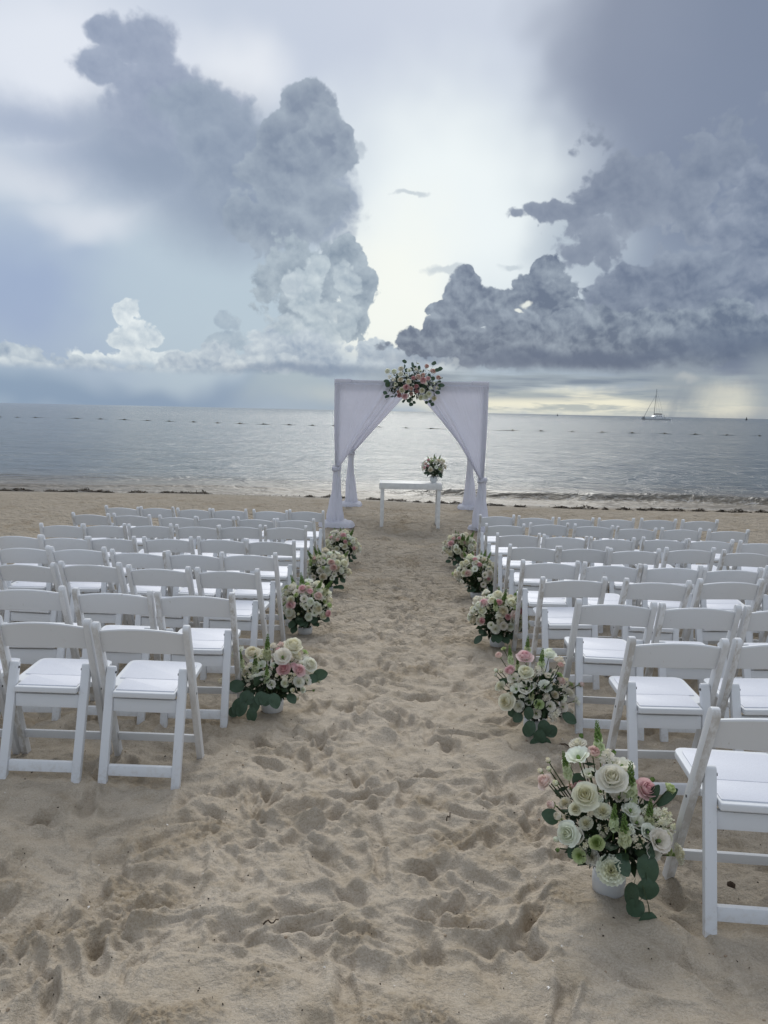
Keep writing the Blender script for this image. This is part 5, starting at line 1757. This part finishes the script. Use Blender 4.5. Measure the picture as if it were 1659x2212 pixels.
def build_seaweed():
    pos = []
    for i, (x, y, w) in enumerate(WEED):
        yl = 19.0 + .012 * x if x < 0 else 18.7 - 1.35 * min(1, x / 5.0)
        yl -= .6 * math.tanh((x - 1) / 3.5) * .5
        ny = min(y, yl) if i < 33 else y
        pos.append((x * ny / y, ny, w))
    pos = pos[:33]
    pos.sort()
    rng = random.Random(2)
    nl = [p for p in pos if p[0] < -1.6]
    nm = [p for p in pos if -1.6 <= p[0] < 2.3]
    for i, (x, y, w) in enumerate(pos):
        big = 'long ' if w > .42 else ('small ' if w < .22 else '')
        o = place('seaweed_clump', heap('seaweed_clump', w * 1.2, .30, .05 + .08 * w, int(160 + 520 * w), 260 + i, [WEEDM, WEEDB], .075))
        o.location = (x, y, sand_z(x, y) - .005)
        o.rotation_euler = (0, 0, rng.gauss(0, .12))
        if x < -1.6:
            lab = '%sdark clump of seaweed at the waterline, %s from the left end' % (big, NUM[nl.index((x, y, w)) + 1])
        elif x < 2.3:
            lab = '%sdark clump of seaweed behind the arch, %s from the left there' % (big, NUM[nm.index((x, y, w)) + 1])
        else:
            k = [p for p in pos if p[0] >= 2.3].index((x, y, w)) + 1
            lab = '%sdark clump of seaweed on the sand right of the arch, %s along' % (big, NUM[k])
        tag(o, lab, 'seaweed', 'dark seaweed clumps washed up along the shore')
    # the thin line of scraps between the clumps
    G = Geo()
    for k in range(1500):
        x = rng.uniform(-13, 12)
        yl = 18.7 + .012 * x if x < 0 else 18.7 - 1.35 * min(1, x / 5.0)
        yl -= .6 * math.tanh((x - 1) / 3.5) * .5
        if rng.random() < .5 + .5 * math.sin(x * 2.1 + math.sin(x * .9) * 3):
            continue
        y = yl + rng.gauss(0, .10)
        c = Vector((x, y, float(profile(x, y)) + .012))
        d = Vector((rng.gauss(0, 1), rng.gauss(0, .5), rng.gauss(0, .15))).normalized() * rng.uniform(.02, .07)
        s = d.cross(Vector((0, 0, 1))) * .25
        G.grid([[c - s, c + s], [c + d + Vector((0, 0, .012)), c + d + Vector((0, 0, .012))]], 0)
    o = place('seaweed_scraps', G.mesh('seaweed_scraps', [WEEDM]))
    tag(o, 'thin broken line of dark seaweed scraps along the waterline', 'seaweed', kind='stuff')


build_seaweed()


def build_litter():
    rng = random.Random(12)
    n = 1700
    ys = [1.35 + 13.5 * rng.random() ** 2.0 for _ in range(n)]
    xs = [rng.uniform(-1, 1) * (1.0 + y * .55) for y in ys]
    zs = sand_height(np.array(xs), np.array(ys))
    G = Geo()
    for x, y, z in zip(xs, ys, zs):
        c = Vector((x, y, float(z) + .001))
        if rng.random() < .62:                                   # dark crumb of weed or bark
            d = Vector((rng.gauss(0, 1), rng.gauss(0, 1), rng.uniform(0, .35))).normalized() * rng.uniform(.002, .010)
            s = d.cross(Vector((0, 0, 1))).normalized() * rng.uniform(.0008, .0022)
            u = Vector((0, 0, .0035))
            G.grid([[c - s, c + u, c + s], [c + d * .6 - s, c + d * .6 + u * 1.3, c + d * .6 + s], [c + d, c + d, c + d]], 0)
        elif rng.random() < .6:                                # chip of shell
            r = rng.uniform(.0025, .007)
            a = rng.uniform(0, 6)
            G.grid([[c + Vector((math.cos(a + k) * r, math.sin(a + k) * r, .001 + .003 * (k % 2))) for k in (0, 1.5, 3.2, 4.6)], [c + Vector((0, 0, .004))] * 4], 1)
        else:                                                  # clod of damp sand
            r = rng.uniform(.002, .008)
            G.blob(c, r * rng.uniform(.8, 1.3), r * rng.uniform(.8, 1.2), r * .8, 2, 6, 4)
    o = place('beach_litter', G.mesh('beach_litter', [WEEDM, SHELLM, CLOD]))
    tag(o, 'dark specks, shell chips and small clods scattered over the sand', 'litter', kind='stuff')

    def stick(x, y, L, a, r, lab, n=7):
        G = Geo()
        P = [Vector((L * (k / (n - 1) - .5), .04 * L * math.sin(k * 1.3), .004 + .012 * math.sin(k * .9) ** 2)) for k in range(n)]
        G.tube(P, r, r * .6, 0, 6)
        o = place('twig', G.mesh('twig', [TWIGM]))
        o.location = (x, y, sand_z(x, y) + .003)
        o.rotation_euler = (0, 0, a)
        tag(o, lab, 'twig')
    stick(1.02, 3.93, .13, -.15, .0045, 'thin dark twig on the sand beside the second arrangement on the right')
    stick(-.34, 2.66 - .35, .05, .25, .0030, 'short dark twig in the open sand of the lower aisle')
    stick(.30, 3.05, .06, 1.2, .003, 'thin dark twig standing up in the middle of the aisle')
    G = Geo()
    r2 = random.Random(3)
    for k in range(22):
        d = Vector((r2.gauss(0, 1), r2.gauss(0, 1), r2.uniform(0, 1))).normalized()
        G.blob(d * .010, .007, .007, .007, 0, 6, 4)
    o = place('seed_pod', G.mesh('seed_pod', [TWIGM]))
    o.location = (1.30, 2.62, sand_z(1.30, 2.62) + .004)
    tag(o, 'small knobbly brown seed pod on the sand under the nearest right chair', 'seed pod')


CLOD = simple('sand_clod', (.36, .28, .20), .95, .2, .2, 60)
build_litter()
